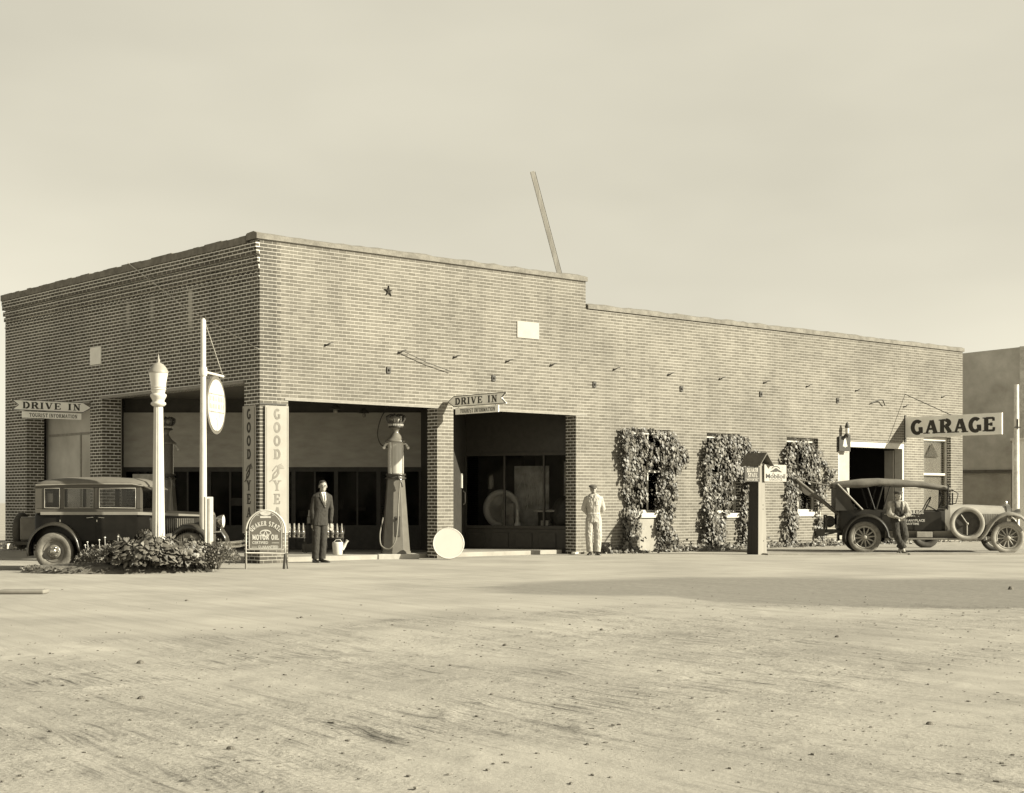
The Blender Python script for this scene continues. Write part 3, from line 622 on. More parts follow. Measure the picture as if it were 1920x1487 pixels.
# blank plaques, anchors, hooks
def plaque(u0, v0, u1, v1, left=False):
    f = facl if left else fac; a, z1 = f(u0, v0); b_, _ = f(u1, v0); _, z0 = f(u0, v1); a, b_ = min(a, b_), max(a, b_)
    mb = MB(); mb.box((a, -.02, z0), (b_, .0, z1)) if not left else mb.box((-.02, a, z0), (0, b_, z1))
    return mb.build('plaque', mat('plaque_shade_lift', .75, .7, .06, 4) if left else mat('plaque_stone', .33, .7, .06, 4), bld, bevel=.006)  # front-wall copy is made paler to offset the shade on it
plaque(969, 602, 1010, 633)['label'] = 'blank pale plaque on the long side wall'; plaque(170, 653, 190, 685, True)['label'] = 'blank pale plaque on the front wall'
s, z = fac(728, 546); mb = MB(); st = []
for k in range(10): rr = .12 if k % 2 == 0 else .035; st.append((rr * math.sin(k * math.pi / 5), rr * math.cos(k * math.pi / 5)))
mb.prism(st, 0, .03, Matrix.Translation((s, 0, z)) @ Matrix.Rotation(math.radians(90), 4, 'X')); mb.build('star_anchor', mat('star_iron', .03, .8, .3, 9, spec=.1), bld)
for (u, v) in [(728, 694), (925, 709), (1114, 721), (1277, 729), (1426, 739), (1570, 751)]:
    s, z = fac(u, v); mb = MB(); mb.box((s - .05, -.03, z - .07), (s + .05, 0, z + .07)); mb.ball((s, -.035, z), .03, 8); mb.build('anchor_plate', IRON, bld)
for (u, v) in [(615, 645), (752, 659), (855, 668), (953, 676), (1036, 683), (1154, 691), (1256, 701), (1352, 709), (1435, 716), (1515, 723), (1607, 731), (1697, 761), (1768, 743)]:
    s, z = fac(u, v); mb = MB(); mb.tube([(s - .07, .0, z - .03), (s - .07, -.05, z - .03), (s + .01, -.08, z + .015), (s + .08, -.08, z + .03)], [.015, .015, .013, .011], 6); mb.ball((s - .07, -.01, z - .03), .03, 8); mb.build('conduit_hook', IRON, bld)
mb = MB(); a = fac(752, 659); b_ = fac(843, 697); mb.tube([(a[0], -.08, a[1]), ((a[0] + b_[0]) / 2, -.07, (a[1] + b_[1]) / 2 - .03), (b_[0], -.06, b_[1])], .009, 5)
mb.build('cable', IRON, bld); mb = MB(); a = fac(1631, 756); c = fac(1648, 750); d = fac(1656, 760); mb.tube([(a[0], -.05, a[1]), (c[0] - .1, -.1, c[1]), (c[0] + .05, -.1, c[1]), (d[0], -.06, d[1])], .018, 6); mb.build('cable', IRON, bld)
mb = MB(); a = facl(250, 490); b_ = facl(488, 655); mb.tube([(-.14, a[0], a[1] - .05), (-.2, (a[0] + b_[0]) / 2, (a[1] + b_[1]) / 2 - .12), (-.03, b_[0], b_[1])], .010, 5); wr = mb.build('wire', mat('pale_wire', .45), bld)
# ------------------------------------------------------------------ signs
SIGNW = mat('sign_white', .88, .55, .08, 3); SIGNK = mat('sign_black', .035, .5, .2, 10); SIGNG = mat('sign_grey', .085, .6, .2, 5)
def arrow_sign(origin, xd, L_, h, tip_right, label, face):
    """board hung square to the wall; origin = top corner at the wall, xd = direction of reading"""
    t_ = thing('drive_in_sign', label, 'sign', origin, 0, 'pointing boards projecting over the drive-in bays')
    M = frame((0, 0, 0), xd)
    if tip_right: P = [(0, 0), (.16, -h * .5), (0, -h), (L_ - .22, -h), (L_, -h * .5), (L_ - .22, 0)]
    else: P = [(.22, 0), (0, -h * .5), (.22, -h), (L_, -h), (L_ - .16, -h * .5), (L_, 0)]
    mb = MB(); mb.prism(P, -.02, .02, M); mb.build('board', SIGNW, t_, bevel=.003)
    cx, cy = L_ / 2, -h / 2; mb = MB()
    for s0, s1 in ((.97, .90),):     # painted border line
        n = len(P)
        for i in range(n):
            a, b_ = P[i], P[(i + 1) % n]; A = (cx + (a[0] - cx) * .985, cy + (a[1] - cy) * .93); B = (cx + (b_[0] - cx) * .985, cy + (b_[1] - cy) * .93)
            ribbon(mb, [A, B], .014, .024 + i * .0004, M, 0)
    mb.build('border', SIGNK, t_)
    mb = MB(); slab_text(mb, 'DRIVE IN', h * .62, M @ Matrix.Translation((L_ * .50, -h * .81, .021)), wid=1.55, gap=.16, thick=.2, thin=.09, mi=0); mb.build('lettering', face, t_)
    return t_
P1 = L2W(4.98, 0, 0); o1 = Vector((P1.x, P1.y, 3.66))
dirR = -E2
oR = o1.copy()
s1 = arrow_sign(oR, dirR, 2.02, .25, False, 'white arrow board lettered DRIVE IN pointing left above the show-window bay', SIGNK)
P2 = L2W(0, 7.5, 0); dirL = E1
oL = Vector((P2.x, P2.y, 3.67)) - E1 * 2.06
s2 = arrow_sign(oL, dirL, 2.02, .25, True, 'white arrow board lettered DRIVE IN pointing right beside the left brick pillar', SIGNK)
for (o_, d_, lab, sh) in ((oR, dirR, 'small white board reading TOURIST INFORMATION under the left-pointing arrow', .27), (oL, dirL, 'small white board reading TOURIST INFORMATION under the right-pointing arrow', .27)):
    t_ = thing('information_board', lab, 'sign', o_ + Vector(d_) * sh + UP * -.27, 0, 'small boards hung under the drive-in arrows'); M = frame((0, 0, 0), d_)
    mb = MB(); mb.box((0, -.15, -.012), (1.48, 0, .012), M); mb.build('board', SIGNW, t_)
    mb = MB(); slab_text(mb, 'TOURIST', .088, M @ Matrix.Translation((.40, -.122, .0125)), wid=.98, thick=.17, thin=.1, gap=.03); slab_text(mb, 'INFORMATION', .088, M @ Matrix.Translation((1.02, -.122, .0125)), wid=.93, thick=.17, thin=.1, gap=.03); mb.build('lettering', SIGNG, t_)
    mb = MB()
    for x in (.1, 1.38): mb.tube([(x, -.0, 0), (x, .03, 0)], .006, 5, M)
    mb.build('hanger', IRON, t_)
# garage sign
a = L2W(22.74, 0, 3.84); t_ = thing('garage_sign', 'long white board lettered GARAGE projecting from the wall at the far right', 'sign', a)
M = frame((0, 0, 0), -E2)
mb = MB(); mb.box((0, -.62, -.025), (3.28, 0, .025), M); mb.build('board', SIGNW, t_, bevel=.004)
mb = MB(); slab_text(mb, 'GARAGE', .40, M @ Matrix.Translation((1.66, -.52, .026)), wid=1.36, thick=.26, thin=.15, gap=.09, serif=.42); mb.build('lettering', SIGNK, t_)
mb = MB(); mb.box((-.03, -.75, -.035), (.03, .06, .035), M); mb.tube([(.0, .7, 0), (1.6, 0, 0)], .012, 5, M); mb.build('bracket', IRON, t_)

# vertical boards on the corner pillar, lettering painted down the board with a winged foot between the words
def wing_foot(mb, S, M, mi=0):
    ribbon(mb, [(-.9, -1.2), (-.62, -.98), (-.45, -.75)], .14, .004, M @ S, mi)
    ribbon(mb, [(-.45, -.78), (-.1, -.55), (.15, -.15), (.1, .35)], .26, .0045, M @ S, mi)
    ribbon(mb, [(-.5, -.8), (-.42, -.3), (-.15, .05), (.1, .3)], .18, .005, M @ S, mi)
    for k in range(4): ribbon(mb, [(.02, .2 + k * .16), (.35, .42 + k * .16), (.85 - k * .1, .48 + k * .17)], .08, .0055 + k * .0004, M @ S, mi)
    ribbon(mb, [(-.55, .1), (-.3, .45), (-.05, .75)], .10, .0075, M @ S, mi)
def pillar_board(name, label, o_, xd, w_, h_, lm, bm, wid):
    t_ = thing(name, label, 'sign', o_, 0, 'tall lettered boards on the corner pillar'); M = frame((0, 0, 0), xd)
    mb = MB(); mb.box((0, 0, 0), (w_, h_, .022), M); mb.build('board', bm, t_, bevel=.003)
    mb = MB()
    for x in (.028, w_ - .04): mb.box((x, .04, .0225), (x + .012, h_ - .04, .0245), M)
    mb.build('border', lm, t_)
    mb = MB(); pitch = h_ / 9.55
    slab_text(mb, 'GOOD', pitch * .72, M @ Matrix.Translation((w_ / 2, h_ - pitch * .98, .0225)), wid=wid, thick=.24, thin=.13, vert=pitch / (pitch * .72), serif=.4)
    slab_text(mb, 'YEAR', pitch * .76, M @ Matrix.Translation((w_ / 2, h_ - pitch * 6.35, .0225)), wid=wid, thick=.24, thin=.13, vert=pitch / (pitch * .76), serif=.4)
    wing_foot(mb, Matrix.Translation((w_ / 2, h_ - pitch * 4.95, .0225)) @ Matrix.Diagonal((w_ * .36, pitch * .62, 1, 1)), M)
    mb.build('lettering', lm, t_)
z0 = .62; hh = 3.26 - z0
pillar_board('pillar_sign', 'tall pale board with faded lettering down the sunlit face of the corner pillar', L2W(.10, -.03, z0), E1, .57, hh, mat('faded_paint', .165, .8, .2, 5), mat('board_pale', .27, .7, .1, 3), 1.02)
pillar_board('pillar_sign', 'tall board with dark lettering down the shaded face of the corner pillar', L2W(-.03, .585, z0), -E2, .50, hh, mat('letter_dark', .045, .8, .2, 5), mat('board_mid', .34, .7, .1, 3), .95)
mb = MB(); mb.box((-.012, -.02, 3.28), (.64, -.001, 3.31)); o = mb.build('trim', IRON, bld)

# curb sign in an arched frame
t_ = thing('curb_sign', 'arched motor oil sign on a steel stand before the corner pillar', 'sign', atg(498, 1067))
t_.rotation_euler = (0, 0, 0)
R0 = .37; zc = .86; zb = .30
outl = [(-R0, zb)] + [(-R0, zc - .14)] + [(R0 * math.cos(math.radians(a)), zc - .14 + R0 * 1.05 * math.sin(math.radians(a))) for a in range(180, -1, -10)] + [(R0, zb)]
M = frame((0, 0, 0), (1, 0, 0))
mb = MB(); mb.tube([(x, -0.0, z) for x, z in outl], .018, 8, closed=True); mb.build('frame', WHITEP, t_)
pan = [(x * .87, (z - zb) * .90 + zb + .075) for x, z in outl]
mb = MB(); mb.prism(pan, -.012, .012, M); mb.build('panel', mat('sign_green', .145, .5, .1, 3, coat=.2), t_)
mb = MB(); n = len(pan); cx, cz = 0, .72
for i in range(n):
    a, b_ = pan[i], pan[(i + 1) % n]; ribbon(mb, [(a[0] * .95, cz + (a[1] - cz) * .96), (b_[0] * .95, cz + (b_[1] - cz) * .96)], .010, .0135 + .0002 * (i % 3), M, 0)
slab_text(mb, 'QUAKER STATE', .085, M @ Matrix.Translation((0, zc - .38, .0125)), wid=.72, thick=.24, thin=.14, gap=.02, arcr=.34, serif=.36)
slab_text(mb, 'MOTOR OIL', .092, M @ Matrix.Translation((0, .555, .0125)), wid=.78, thick=.24, thin=.13, gap=.03)
sans_text(mb, 'CERTIFIED', .05, M @ Matrix.Translation((-.10, .475, .0125)), width=.30, off=.02); sans_text(mb, 'GUARANTEED', .05, M @ Matrix.Translation((.05, .395, .0125)), width=.38, off=.02)
for x0_, x1_, z_ in ((.12, .26, .495), (-.26, -.16, .415)): ribbon(mb, [(x0_, z_), (x1_, z_)], .008, .013, M, 0)
ribbon(mb, arc(0, .68, .10, .055, 200, -20, 10), .022, .0135, M, 0); ribbon(mb, [(-.04, .64), (0, .73), (.04, .64)], .018, .014, M, 0); ribbon(mb, arc(0, .67, .07, .05, 180, 360, 8), .015, .0145, M, 0)
mb.prism([(.10 * math.cos(a * .3927), 1.055 + .045 * math.sin(a * .3927)) for a in range(16)], .012, .015, M); mb.box((-.10, .965, .012), (.10, 1.0, .0145), M)
ribbon(mb, [(-.17, 1.02), (-.12, 1.02)], .008, .0135, M, 0); ribbon(mb, [(.12, 1.02), (.17, 1.02)], .008, .0135, M, 0)
mb.build('lettering', mat('letter_cream', .62), t_)
mb = MB(); mb.tube([(-R0, 0, zb), (-R0, 0, -.02)], .02, 8); mb.build('leg', mat('stand_grey', .2), t_)
mb = MB(); mb.tube([(R0, 0, zb), (R0 - .01, -.02, 0)], .016, 8); mb.tube([(R0, 0, zb + .1), (R0 - .05, .1, 0)], .014, 8); mb.tube([(R0, 0, zb + .1), (R0 + .03, .1, 0)], .014, 8); mb.build('leg', IRON, t_)
mb = MB(); mb.box((-R0 + .02, -.01, .36), (R0 - .02, .01, .375)); mb.build('crossbar', WHITEP, t_)

# white round sign leaning at the pillar
t_ = thing('round_sign', 'blank-looking white round sign leaning against the brick pillar by the shop', 'sign', atg(841, 1049))
M = Matrix.Translation((0, 0, .355)) @ Matrix.Rotation(math.radians(-8), 4, 'X') @ Matrix.Rotation(math.radians(90), 4, 'X')
M = Matrix.Rotation(math.radians(6), 4, 'Z') @ M
mb = MB(); mb.lathe([(.345, -.015), (.352, 0), (.345, .015)], 48, M); mb.build('disc', mat('disc_white', .52, .5, .03, 3), t_)
mb = MB(); pts = [M @ Vector((.335 * math.cos(a * math.pi / 24), .335 * math.sin(a * math.pi / 24), .016)) for a in range(48)]; mb.tube(pts, .006, 5, closed=True)
mb.build('rim', mat('rim_pale', .68), t_)
mb = MB(); mb.box((-.03, .10, .0), (.03, .13, .3)); mb.build('foot', IRON, t_)

# ------------------------------------------------------------------ street lamp, sign pole, radiator box
LP = at(297, 1066, 28.0); t_ = thing('street_lamp', 'white fluted street lamp with a frosted urn lantern rising from the shrubs', 'street lamp', (LP.x, LP.y, 0))
PW = mat('lamp_paint', .50, .5, .08, 5, .1)
mb = MB(); mb.lathe([(.18, 0), (.18, .25), (.15, .32), (.122, .45), (.112, .9), (.083, 2.95), (.078, 3.02)], 48, flute=.12, nf=12); mb.build('post', PW, t_)
mb = MB(); mb.lathe([(.10, 3.0), (.135, 3.03), (.135, 3.06), (.10, 3.09), (.12, 3.13), (.145, 3.18), (.145, 3.21), (.11, 3.235)], 32); mb.build('collar', PW, t_)
mb = MB(); mb.lathe([(.11, 3.235), (.125, 3.27), (.13, 3.32), (.142, 3.44), (.168, 3.58), (.172, 3.61)], 32); gl = mb.build('globe', mat('opal_glass', .58, .3, .05, 5, coat=.4), t_)
mb = MB()
for zz, rr in ((3.30, .134), (3.345, .138)): mb.tube([(rr * math.cos(a * math.pi / 16), rr * math.sin(a * math.pi / 16), zz) for a in range(32)], .007, 5, closed=True)
mb.build('ring', PW, gl)
mb = MB(); mb.lathe([(.178, 3.60), (.180, 3.625), (.165, 3.65), (.14, 3.70), (.09, 3.76), (.03, 3.79), (.022, 3.80), (.034, 3.825), (.02, 3.85), (.009, 3.92), (0, 3.96)], 32); mb.build('cap', mat('cap_grey', .27, .5, .15, 6), t_)

PP = at(381, 1060, 28.4); t_ = thing('sign_pole', 'tall thin white pole carrying a hanging round sign, right of the lamp', 'pole', (PP.x, PP.y, 0))
mb = MB(); mb.lathe([(.075, 0), (.07, .3), (.062, 2.2), (.052, 3.3), (.05, 4.60), (.02, 4.64)], 20); mb.build('post', PW, t_)
AD = Vector((.14, .99, 0)).normalized()
mb = MB(); mb.tube([(0, 0, 3.66), tuple(AD * 1.12 + UP * 3.66)], .028, 8); mb.lathe([(.068, 3.58), (.075, 3.62), (.075, 3.70), (.068, 3.74)], 16); mb.build('arm', PW, t_)
mb = MB(); mb.tube([(0.04, 0, 4.55), tuple(AD * 1.08 + UP * 3.70)], .008, 5); mb.build('stay_wire', mat('wire', .4), t_)
hs = thing('hanging_sign', 'round white sign hung edge-on from the arm of the tall pole', 'sign', (PP.x, PP.y, 0))
M = frame(tuple(AD * .60 + UP * 3.08), AD)
mb = MB(); mb.lathe([(.545, -.045), (.545, .045)], 48, M, smooth=True); mb.build('rim', mat('rim_dark', .12, .5, .2, 6), hs)
mb = MB(); mb.lathe([(.48, .0455), (.48, .052)], 48, M); mb.lathe([(.48, -.052), (.48, -.0455)], 48, M); mb.build('disc', mat('disc_sunlit', .46), hs)
mb = MB(); M2 = M @ Matrix.Translation((0, 0, .0525))
for z_ in (.20, -.13): ribbon(mb, [(-.42, z_), (.42, z_)], .02, .002, M2, 0)
for x_ in (-.42, .42): ribbon(mb, [(x_, -.13), (x_, .20)], .02, .0025, M2, 0)
ribbon(mb, arc(0, -.36, .05, .12, 0, 360, 12), .02, .002, M2, 0)
for k, z_ in enumerate((.07, -.07)):
    for i in range(9): ribbon(mb, [(-.36 + i * .09, z_), (-.36 + i * .09, z_ + .09)], .03, .003, M2, 0)
mb.build('lettering', mat('faint_letter', .22), hs)
mb = MB(); mb.tube([tuple(AD * .35 + UP * 3.66), tuple(AD * .35 + UP * 3.55)], .01, 5); mb.tube([tuple(AD * .85 + UP * 3.66), tuple(AD * .85 + UP * 3.55)], .01, 5); mb.build('hanger', IRON, hs)
bp = atg(390, 1064); t_ = thing('marker_post', 'short white square post standing against the tall pole', 'post', ((391 - 960) / F * 28.1, 28.1, 0), .35)
mb = MB(); mb.box((-.075, -.06, 0), (.075, .06, 1.36)); mb.build('post', PW, t_, bevel=.01)
mb = MB(); mb.box((-.015, -.075, .35), (.015, -.0605, 1.33)); mb.build('batten', mat('batten', .30), t_)

# ------------------------------------------------------------------ leaning timber above the roof
a = at(1047, 508, 39.6); b_ = at(998, 322, 39.6); d = (b_ - a); t_ = thing('leaning_timber', 'long bare timber post leaning to the left above the parapet', 'timber', (a.x, a.y, 0))
mb = MB(); ax = Vector((0, 1, 0)); dd = d.normalized(); sd_ = dd.cross(ax); M = Matrix(((sd_.x, ax.x, dd.x, 0), (sd_.y, ax.y, dd.y, 0), (sd_.z, ax.z, dd.z, a.z), (0, 0, 0, 1)))
mb.box((-.055, -.055, -1.6), (.055, .055, d.length), M, 0); mb.build('timber', mat('grey_wood', .34, .8, .25, 3, .2, stretch=(6, 6, .6)), t_, bevel=.006)
mb = MB(); mb.box((-.075, -.015, -1.5), (-.058, .05, d.length - .02), M); mb.build('batten', mat('wood_dark', .08), t_)

# ------------------------------------------------------------------ visible petrol pumps
PGREY = mat('pump_grey', .115, .45, .15, 5, coat=.25); PDARK = mat('pump_dark', .05, .4, .2, 6, coat=.3)
def pump(loc, rz, label, glassv):
    t_ = thing('gas_pump', label, 'gas pump', loc, rz, 'tall glass-cylinder gas pumps with crown tops')
    mb = MB(); mb.box((-.46, -.42, -.02), (.46, .42, .13)); mb.build('plinth', mat('pump_plinth', .42, .8, .15, 5), t_, bevel=.012)
    oc = lambda r, z: [(r * math.cos(math.radians(22.5 + 45 * k)), r * math.sin(math.radians(22.5 + 45 * k)), z) for k in range(8)]
    mb = MB(); mb.loft([oc(.35, .13), oc(.345, .19), oc(.33, .195), oc(.205, 1.80)], smooth=False); body = mb.build('pedestal', PGREY, t_, bevel=.006)
    mb = MB(); mb.box((-.055, -.335, .5), (.055, -.295, .95), Matrix.Rotation(math.radians(-4), 4, 'X')); mb.build('service_door', PDARK, body)
    mb = MB(); mb.lathe([(.21, 1.80), (.235, 1.81), (.235, 1.835), (.20, 1.85), (.20, 1.88), (.225, 1.89), (.225, 1.92), (.19, 1.93)], 28); mb.build('lower_ring', PDARK, t_)
    mb = MB(); mb.lathe([(.182, 1.93), (.182, 2.63)], 32); mb.build('cylinder', glassv, t_)
    mb = MB(); mb.tube([(-.12, -.06, 1.93), (-.12, -.06, 2.62)], .022, 8)
    for k in range(12): mb.box((-.155, -.10, 1.97 + k * .053), (-.085, -.09, 1.99 + k * .053))
    mb.tube([(.06, .05, 1.93), (.06, .05, 2.62)], .03, 8); mb.build('gauge', PDARK, t_)
    mb = MB()
    for k in range(4): a = math.radians(45 + 90 * k); mb.tube([(.19 * math.cos(a), .19 * math.sin(a), 1.92), (.19 * math.cos(a), .19 * math.sin(a), 2.64)], .009, 6)
    mb.build('stay_rod', mat('chrome', .55, .25, .05, 5, metal=.8), t_)
    mb = MB(); mb.lathe([(.19, 2.63), (.24, 2.635), (.25, 2.65), (.21, 2.68), (.14, 2.74), (.105, 2.80), (.08, 2.83), (.065, 2.86), (.065, 2.90), (.09, 2.93), (.13, 2.955)], 32); mb.build('canopy', PDARK if glassv is MATS.get('x') else mat('pump_cap', .16, .35, .2, 6, coat=.4), t_)
    for sx in (-1, 1):
        mb = MB(); mb.tube([(sx * .17, -.02, 2.60), (sx * .22, -.03, 2.60), (sx * .26, -.04, 2.54)], [.02, .022, .03], 8); mb.ball((sx * .27, -.045, 2.51), .038, 10); mb.build('lamp_arm', mat('arm_pale', .6, .4), t_)
    # crown: band, arches, orb
    cr = MB(); cr.lathe([(.125, 2.955), (.165, 2.965), (.165, 2.98), (.15, 2.985), (.165, 3.06), (.178, 3.065), (.178, 3.085), (.165, 3.09)], 32)
    crown = cr.build('crown', PDARK, t_)
    for k in range(8):
        a = math.radians(45 * k + 22.5); c, s = math.cos(a), math.sin(a); mb = MB()
        mb.tube([(.165 * c, .165 * s, 3.085), (.205 * c, .205 * s, 3.15), (.195 * c, .195 * s, 3.22), (.13 * c, .13 * s, 3.255), (.03 * c, .03 * s, 3.23)], [.026, .022, .022, .02, .014], 7)
        mb.ball((.20 * c, .20 * s, 3.20), .032, 8); mb.build('arch', PDARK, crown)
    mb = MB(); mb.ball((0, 0, 3.14), (.14, .14, .10), 20); mb.build('globe', mat('crown_glass', .34, .3, .2, 8, coat=.3), crown)
    mb = MB()
    for k in range(22): a = 2 * math.pi * k / 22; mb.box((.157, -.010, 3.0), (.172, .010, 3.045), Matrix.Rotation(a, 4, 'Z'))
    mb.build('stud_band', mat('studs', .5), crown)
    mb = MB(); mb.tube(csmooth([(.02, -.24, 1.84), (.04, -.30, 1.78), (.035, -.31, 1.60), (.0, -.34, 1.2), (-.02, -.40, .85), (-.08, -.47, .45), (-.22, -.44, .25), (-.38, -.34, .32), (-.40, -.25, .55), (-.34, -.15, .80), (-.30, -.10, .95)]), .016, 8)
    mb.build('hose', mat('rubber_pale', .17, .6, .15, 20), t_)
    mb = MB(); mb.tube([(.04, -.30, 1.80), (.09, -.31, 1.70), (.10, -.31, 1.62)], .02, 8); mb.box((.0, -.30, .92), (.045, -.34, .96)); mb.ball((.02, -.26, 1.84), .04, 8); mb.build('nozzle', PDARK, t_)
    return t_
GCYL = mat('gas_milky', .42, .15, .25, 3, coat=.5, stretch=(9, 9, .15))
p1 = at(742, 1040, 34.8); pump((p1.x, p1.y, -.02), math.radians(14), 'gas pump standing in the open right bay with its hose looped at the front', GCYL)
p2 = at(311, 1040, 36.3); pump((p2.x, p2.y, 0), math.radians(30), 'gas pump half hidden behind the street lamp in the left bay', mat('mesh_dark', .10, .5, .3, 40))
# cord and ceiling lamps
mb = MB(); q0 = at(725, 764, 34.9); q1 = at(708, 812, 34.9); q2 = at(713, 832, 34.9); q3 = at(724, 838, 34.8); q4 = at(729, 838, 34.8)
cb = MB(); cb.tube(csmooth([(q.x, q.y, q.z) for q in (at(726, 742, 35.0), q0, at(714, 785, 34.9), q1, q2, q3, q4)]), .012, 6); cb = cb.build('electric_cord', mat('cord', .03)); tag(cb, 'dark electric cord hanging from the ceiling to the pump arm', 'cord')
for (u, v, Y_, lab) in ((682, 766, 36.5, 'dark shaded ceiling lamp hanging behind the right bay lintel'), (629, 758, 35.0, 'small ceiling lamp close behind the lintel near the corner pillar')):
    p = at(u, v, Y_); t_ = thing('ceiling_lamp', lab, 'lamp', (p.x, p.y, p.z), 0, 'dark lamps under the drive-in ceiling')
    hh = 3.8 - p.z
    mb = MB(); mb.tube([(0, 0, hh), (0, 0, -.02)], .012, 6); mb.build('stem', IRON, t_)
    mb = MB(); mb.lathe([(.03, 0), (.10, -.06), (.13, -.11)], 16); mb.build('lamp_shade', IRON, t_); mb = MB(); mb.ball((0, 0, -.15), (.05, .05, .07), 10); mb.build('bulb', mat('bulb', .2, .3), t_)

# ------------------------------------------------------------------ oil signpost kiosk with two boards
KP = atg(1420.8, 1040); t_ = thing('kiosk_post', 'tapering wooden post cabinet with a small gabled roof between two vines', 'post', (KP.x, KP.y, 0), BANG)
KH = 2.22
bt = [(0, 0), (.33, 0), (.33, .34), (0, .34)]; tp = [(.05, .03), (.27, .03), (.27, .29), (.05, .29)]
mb = MB(); mb.loft([[(x, y, 0) for x, y in bt], [(x, y, KH) for x, y in tp]], smooth=False); mb.build('cabinet', mat('kiosk_shade_tone', .028, .75, .2, 2, .1, stretch=(5, 5, .4)), t_, bevel=.006)  # near-black colour paints in the shade of the left side
mb = MB(); mb.loft([[(.004, -.014, .0), (.326, -.014, .0), (.326, -.001, .0), (.004, -.001, .0)], [(.054, .016, KH), (.266, .016, KH), (.266, .029, KH), (.054, .029, KH)]], smooth=False); mb.build('lit_face_board', mat('kiosk_lit_tone', .23, .75, .12, 2, .1, stretch=(5, 5, .4)), t_)  # board added to paint the sunlit face paler than the cabinet
mb = MB()
for z in (.28, 1.05, 1.15): mb.ball((.2, -.012 + .03 * z / 2.2, z + .05), .014, 8)
mb.build('knob', IRON, t_)
mb = MB(); rf = [(-.10, KH - .05), (.16, KH + .25), (.42, KH - .05), (.42, KH - .08), (.16, KH + .21), (-.10, KH - .08)]
Mx = Matrix(((1, 0, 0, 0), (0, 0, 1, 0), (0, 1, 0, 0), (0, 0, 0, 1)))
mb.prism(rf, -.16, .48, Mx); mb.build('roof', mat('kiosk_roof', .13, .8, .2, 6), t_, bevel=.004)
mb = MB(); mb.prism([(.06, KH - .06), (.27, KH - .06), (.16, KH + .16)], .03, .29, Mx); mb.build('gable', SIGNK, t_)
def board_sign(name, label, origin, w_, h_, base, border, build_letters):
    t_ = thing(name, label, 'sign', origin); M = frame((0, 0, 0), E1)
    mb = MB(); mb.box((0, -h_, -.012), (w_, 0, .012), M); mb.build('board', base, t_, bevel=.002)
    mb = MB(); build_letters(mb, M); mb.build('lettering', border, t_)
def mobil(mb, M):
    sans_text(mb, 'Mobiloil', .115, M @ Matrix.Translation((.42, -.33, .0125)), width=.74, off=.018)
    ribbon(mb, arc(.43, -.15, .18, .11, 150, 30, 12), .022, .014, M, 0)
    mb.prism([(.21, -.165), (.33, -.125), (.40, -.085), (.46, -.08), (.52, -.11), (.64, -.16), (.66, -.185), (.56, -.175), (.50, -.16), (.44, -.175), (.38, -.17), (.36, -.18), (.30, -.172), (.24, -.18)], .012, .015, M)
    mb.tube([(.33, -.20, .015), (.31, -.24, .015)], .009, 5, M)
    for x, y in ((.12, -.055), (.70, -.06), (.67, -.12)): mb.prism([(x - .012, y), (x, y - .012), (x + .012, y), (x, y + .012)], .012, .014, M)
    sans_text(mb, 'GARGOYLE', .04, M @ Matrix.Translation((.43, -.385, .0125)), width=.5)
board_sign('oil_sign', 'white enamel Mobiloil board fixed to the right of the kiosk post', L2W(*W2L((KP.x, KP.y, 0)).xy) + E1 * .20 - E2 * .03 + UP * 2.18, .84, .41, mat('enamel_board', .34, .5, .06, 3), SIGNK, mobil)
def qs(mb, M):
    slab_text(mb, 'QUAKER', .095, M @ Matrix.Translation((.28, -.13, .0125)), wid=.86, thick=.24, thin=.14, gap=.02); slab_text(mb, 'STATE', .095, M @ Matrix.Translation((.29, -.25, .0125)), wid=.90, thick=.24, thin=.14, gap=.03)
    mb.box((.03, -.285, .012), (.53, -.28, .0145), M); sans_text(mb, 'MOTOR OIL', .04, M @ Matrix.Translation((.28, -.335, .0125)), width=.40, off=.02)
board_sign('oil_sign', 'dark board reading QUAKER STATE in pale letters left of the kiosk post', KP - E1 * .52 - E2 * .02 + UP * 2.12, .56, .36, mat('board_dark', .05), mat('letter_dull', .34), qs)

# small lantern and bell sign by the garage doorway
s, z = fac(1580, 830); t_ = thing('gas_lantern', 'small dark hooded lantern above the garage door leaf', 'lamp', L2W(s, -.16, z + .18))
mb = MB(); mb.tube([tuple(E2 * .16), (0, 0, 0)], .014, 6); mb.tube([(0, 0, -.05), (0, 0, .12)], .02, 8); mb.build('bracket', IRON, t_)
mb = MB(); mb.lathe([(.09, .0), (.10, .03), (.06, .07), (.05, .08)], 12); mb.lathe([(.065, .24), (.075, .27), (.05, .34), (.02, .40), (0, .42)], 12); mb.build('hood', IRON, t_)
mb = MB(); mb.lathe([(.05, .08), (.058, .15), (.06, .24)], 12); mb.build('globe', mat('opal_glass', .72), t_)
t_ = thing('bell_sign', 'small dark sign with a pale bell emblem at the left of the garage doorway', 'sign', L2W(s + .02, -.05, z + .02)); M = frame((0, 0, 0), E1)
mb = MB(); mb.box((-.27, -.27, -.02), (.26, .16, .02), M); mb.build('board', SIGNK, t_, bevel=.003)
mb = MB(); mb.prism([(-.11, -.13), (-.08, -.06), (-.06, .04), (-.02, .10), (.02, .10), (.06, .04), (.08, -.06), (.11, -.13), (.03, -.14), (0, -.17), (-.03, -.14)], .02, .024, M); mb.build('emblem', mat('emblem', .45), t_)

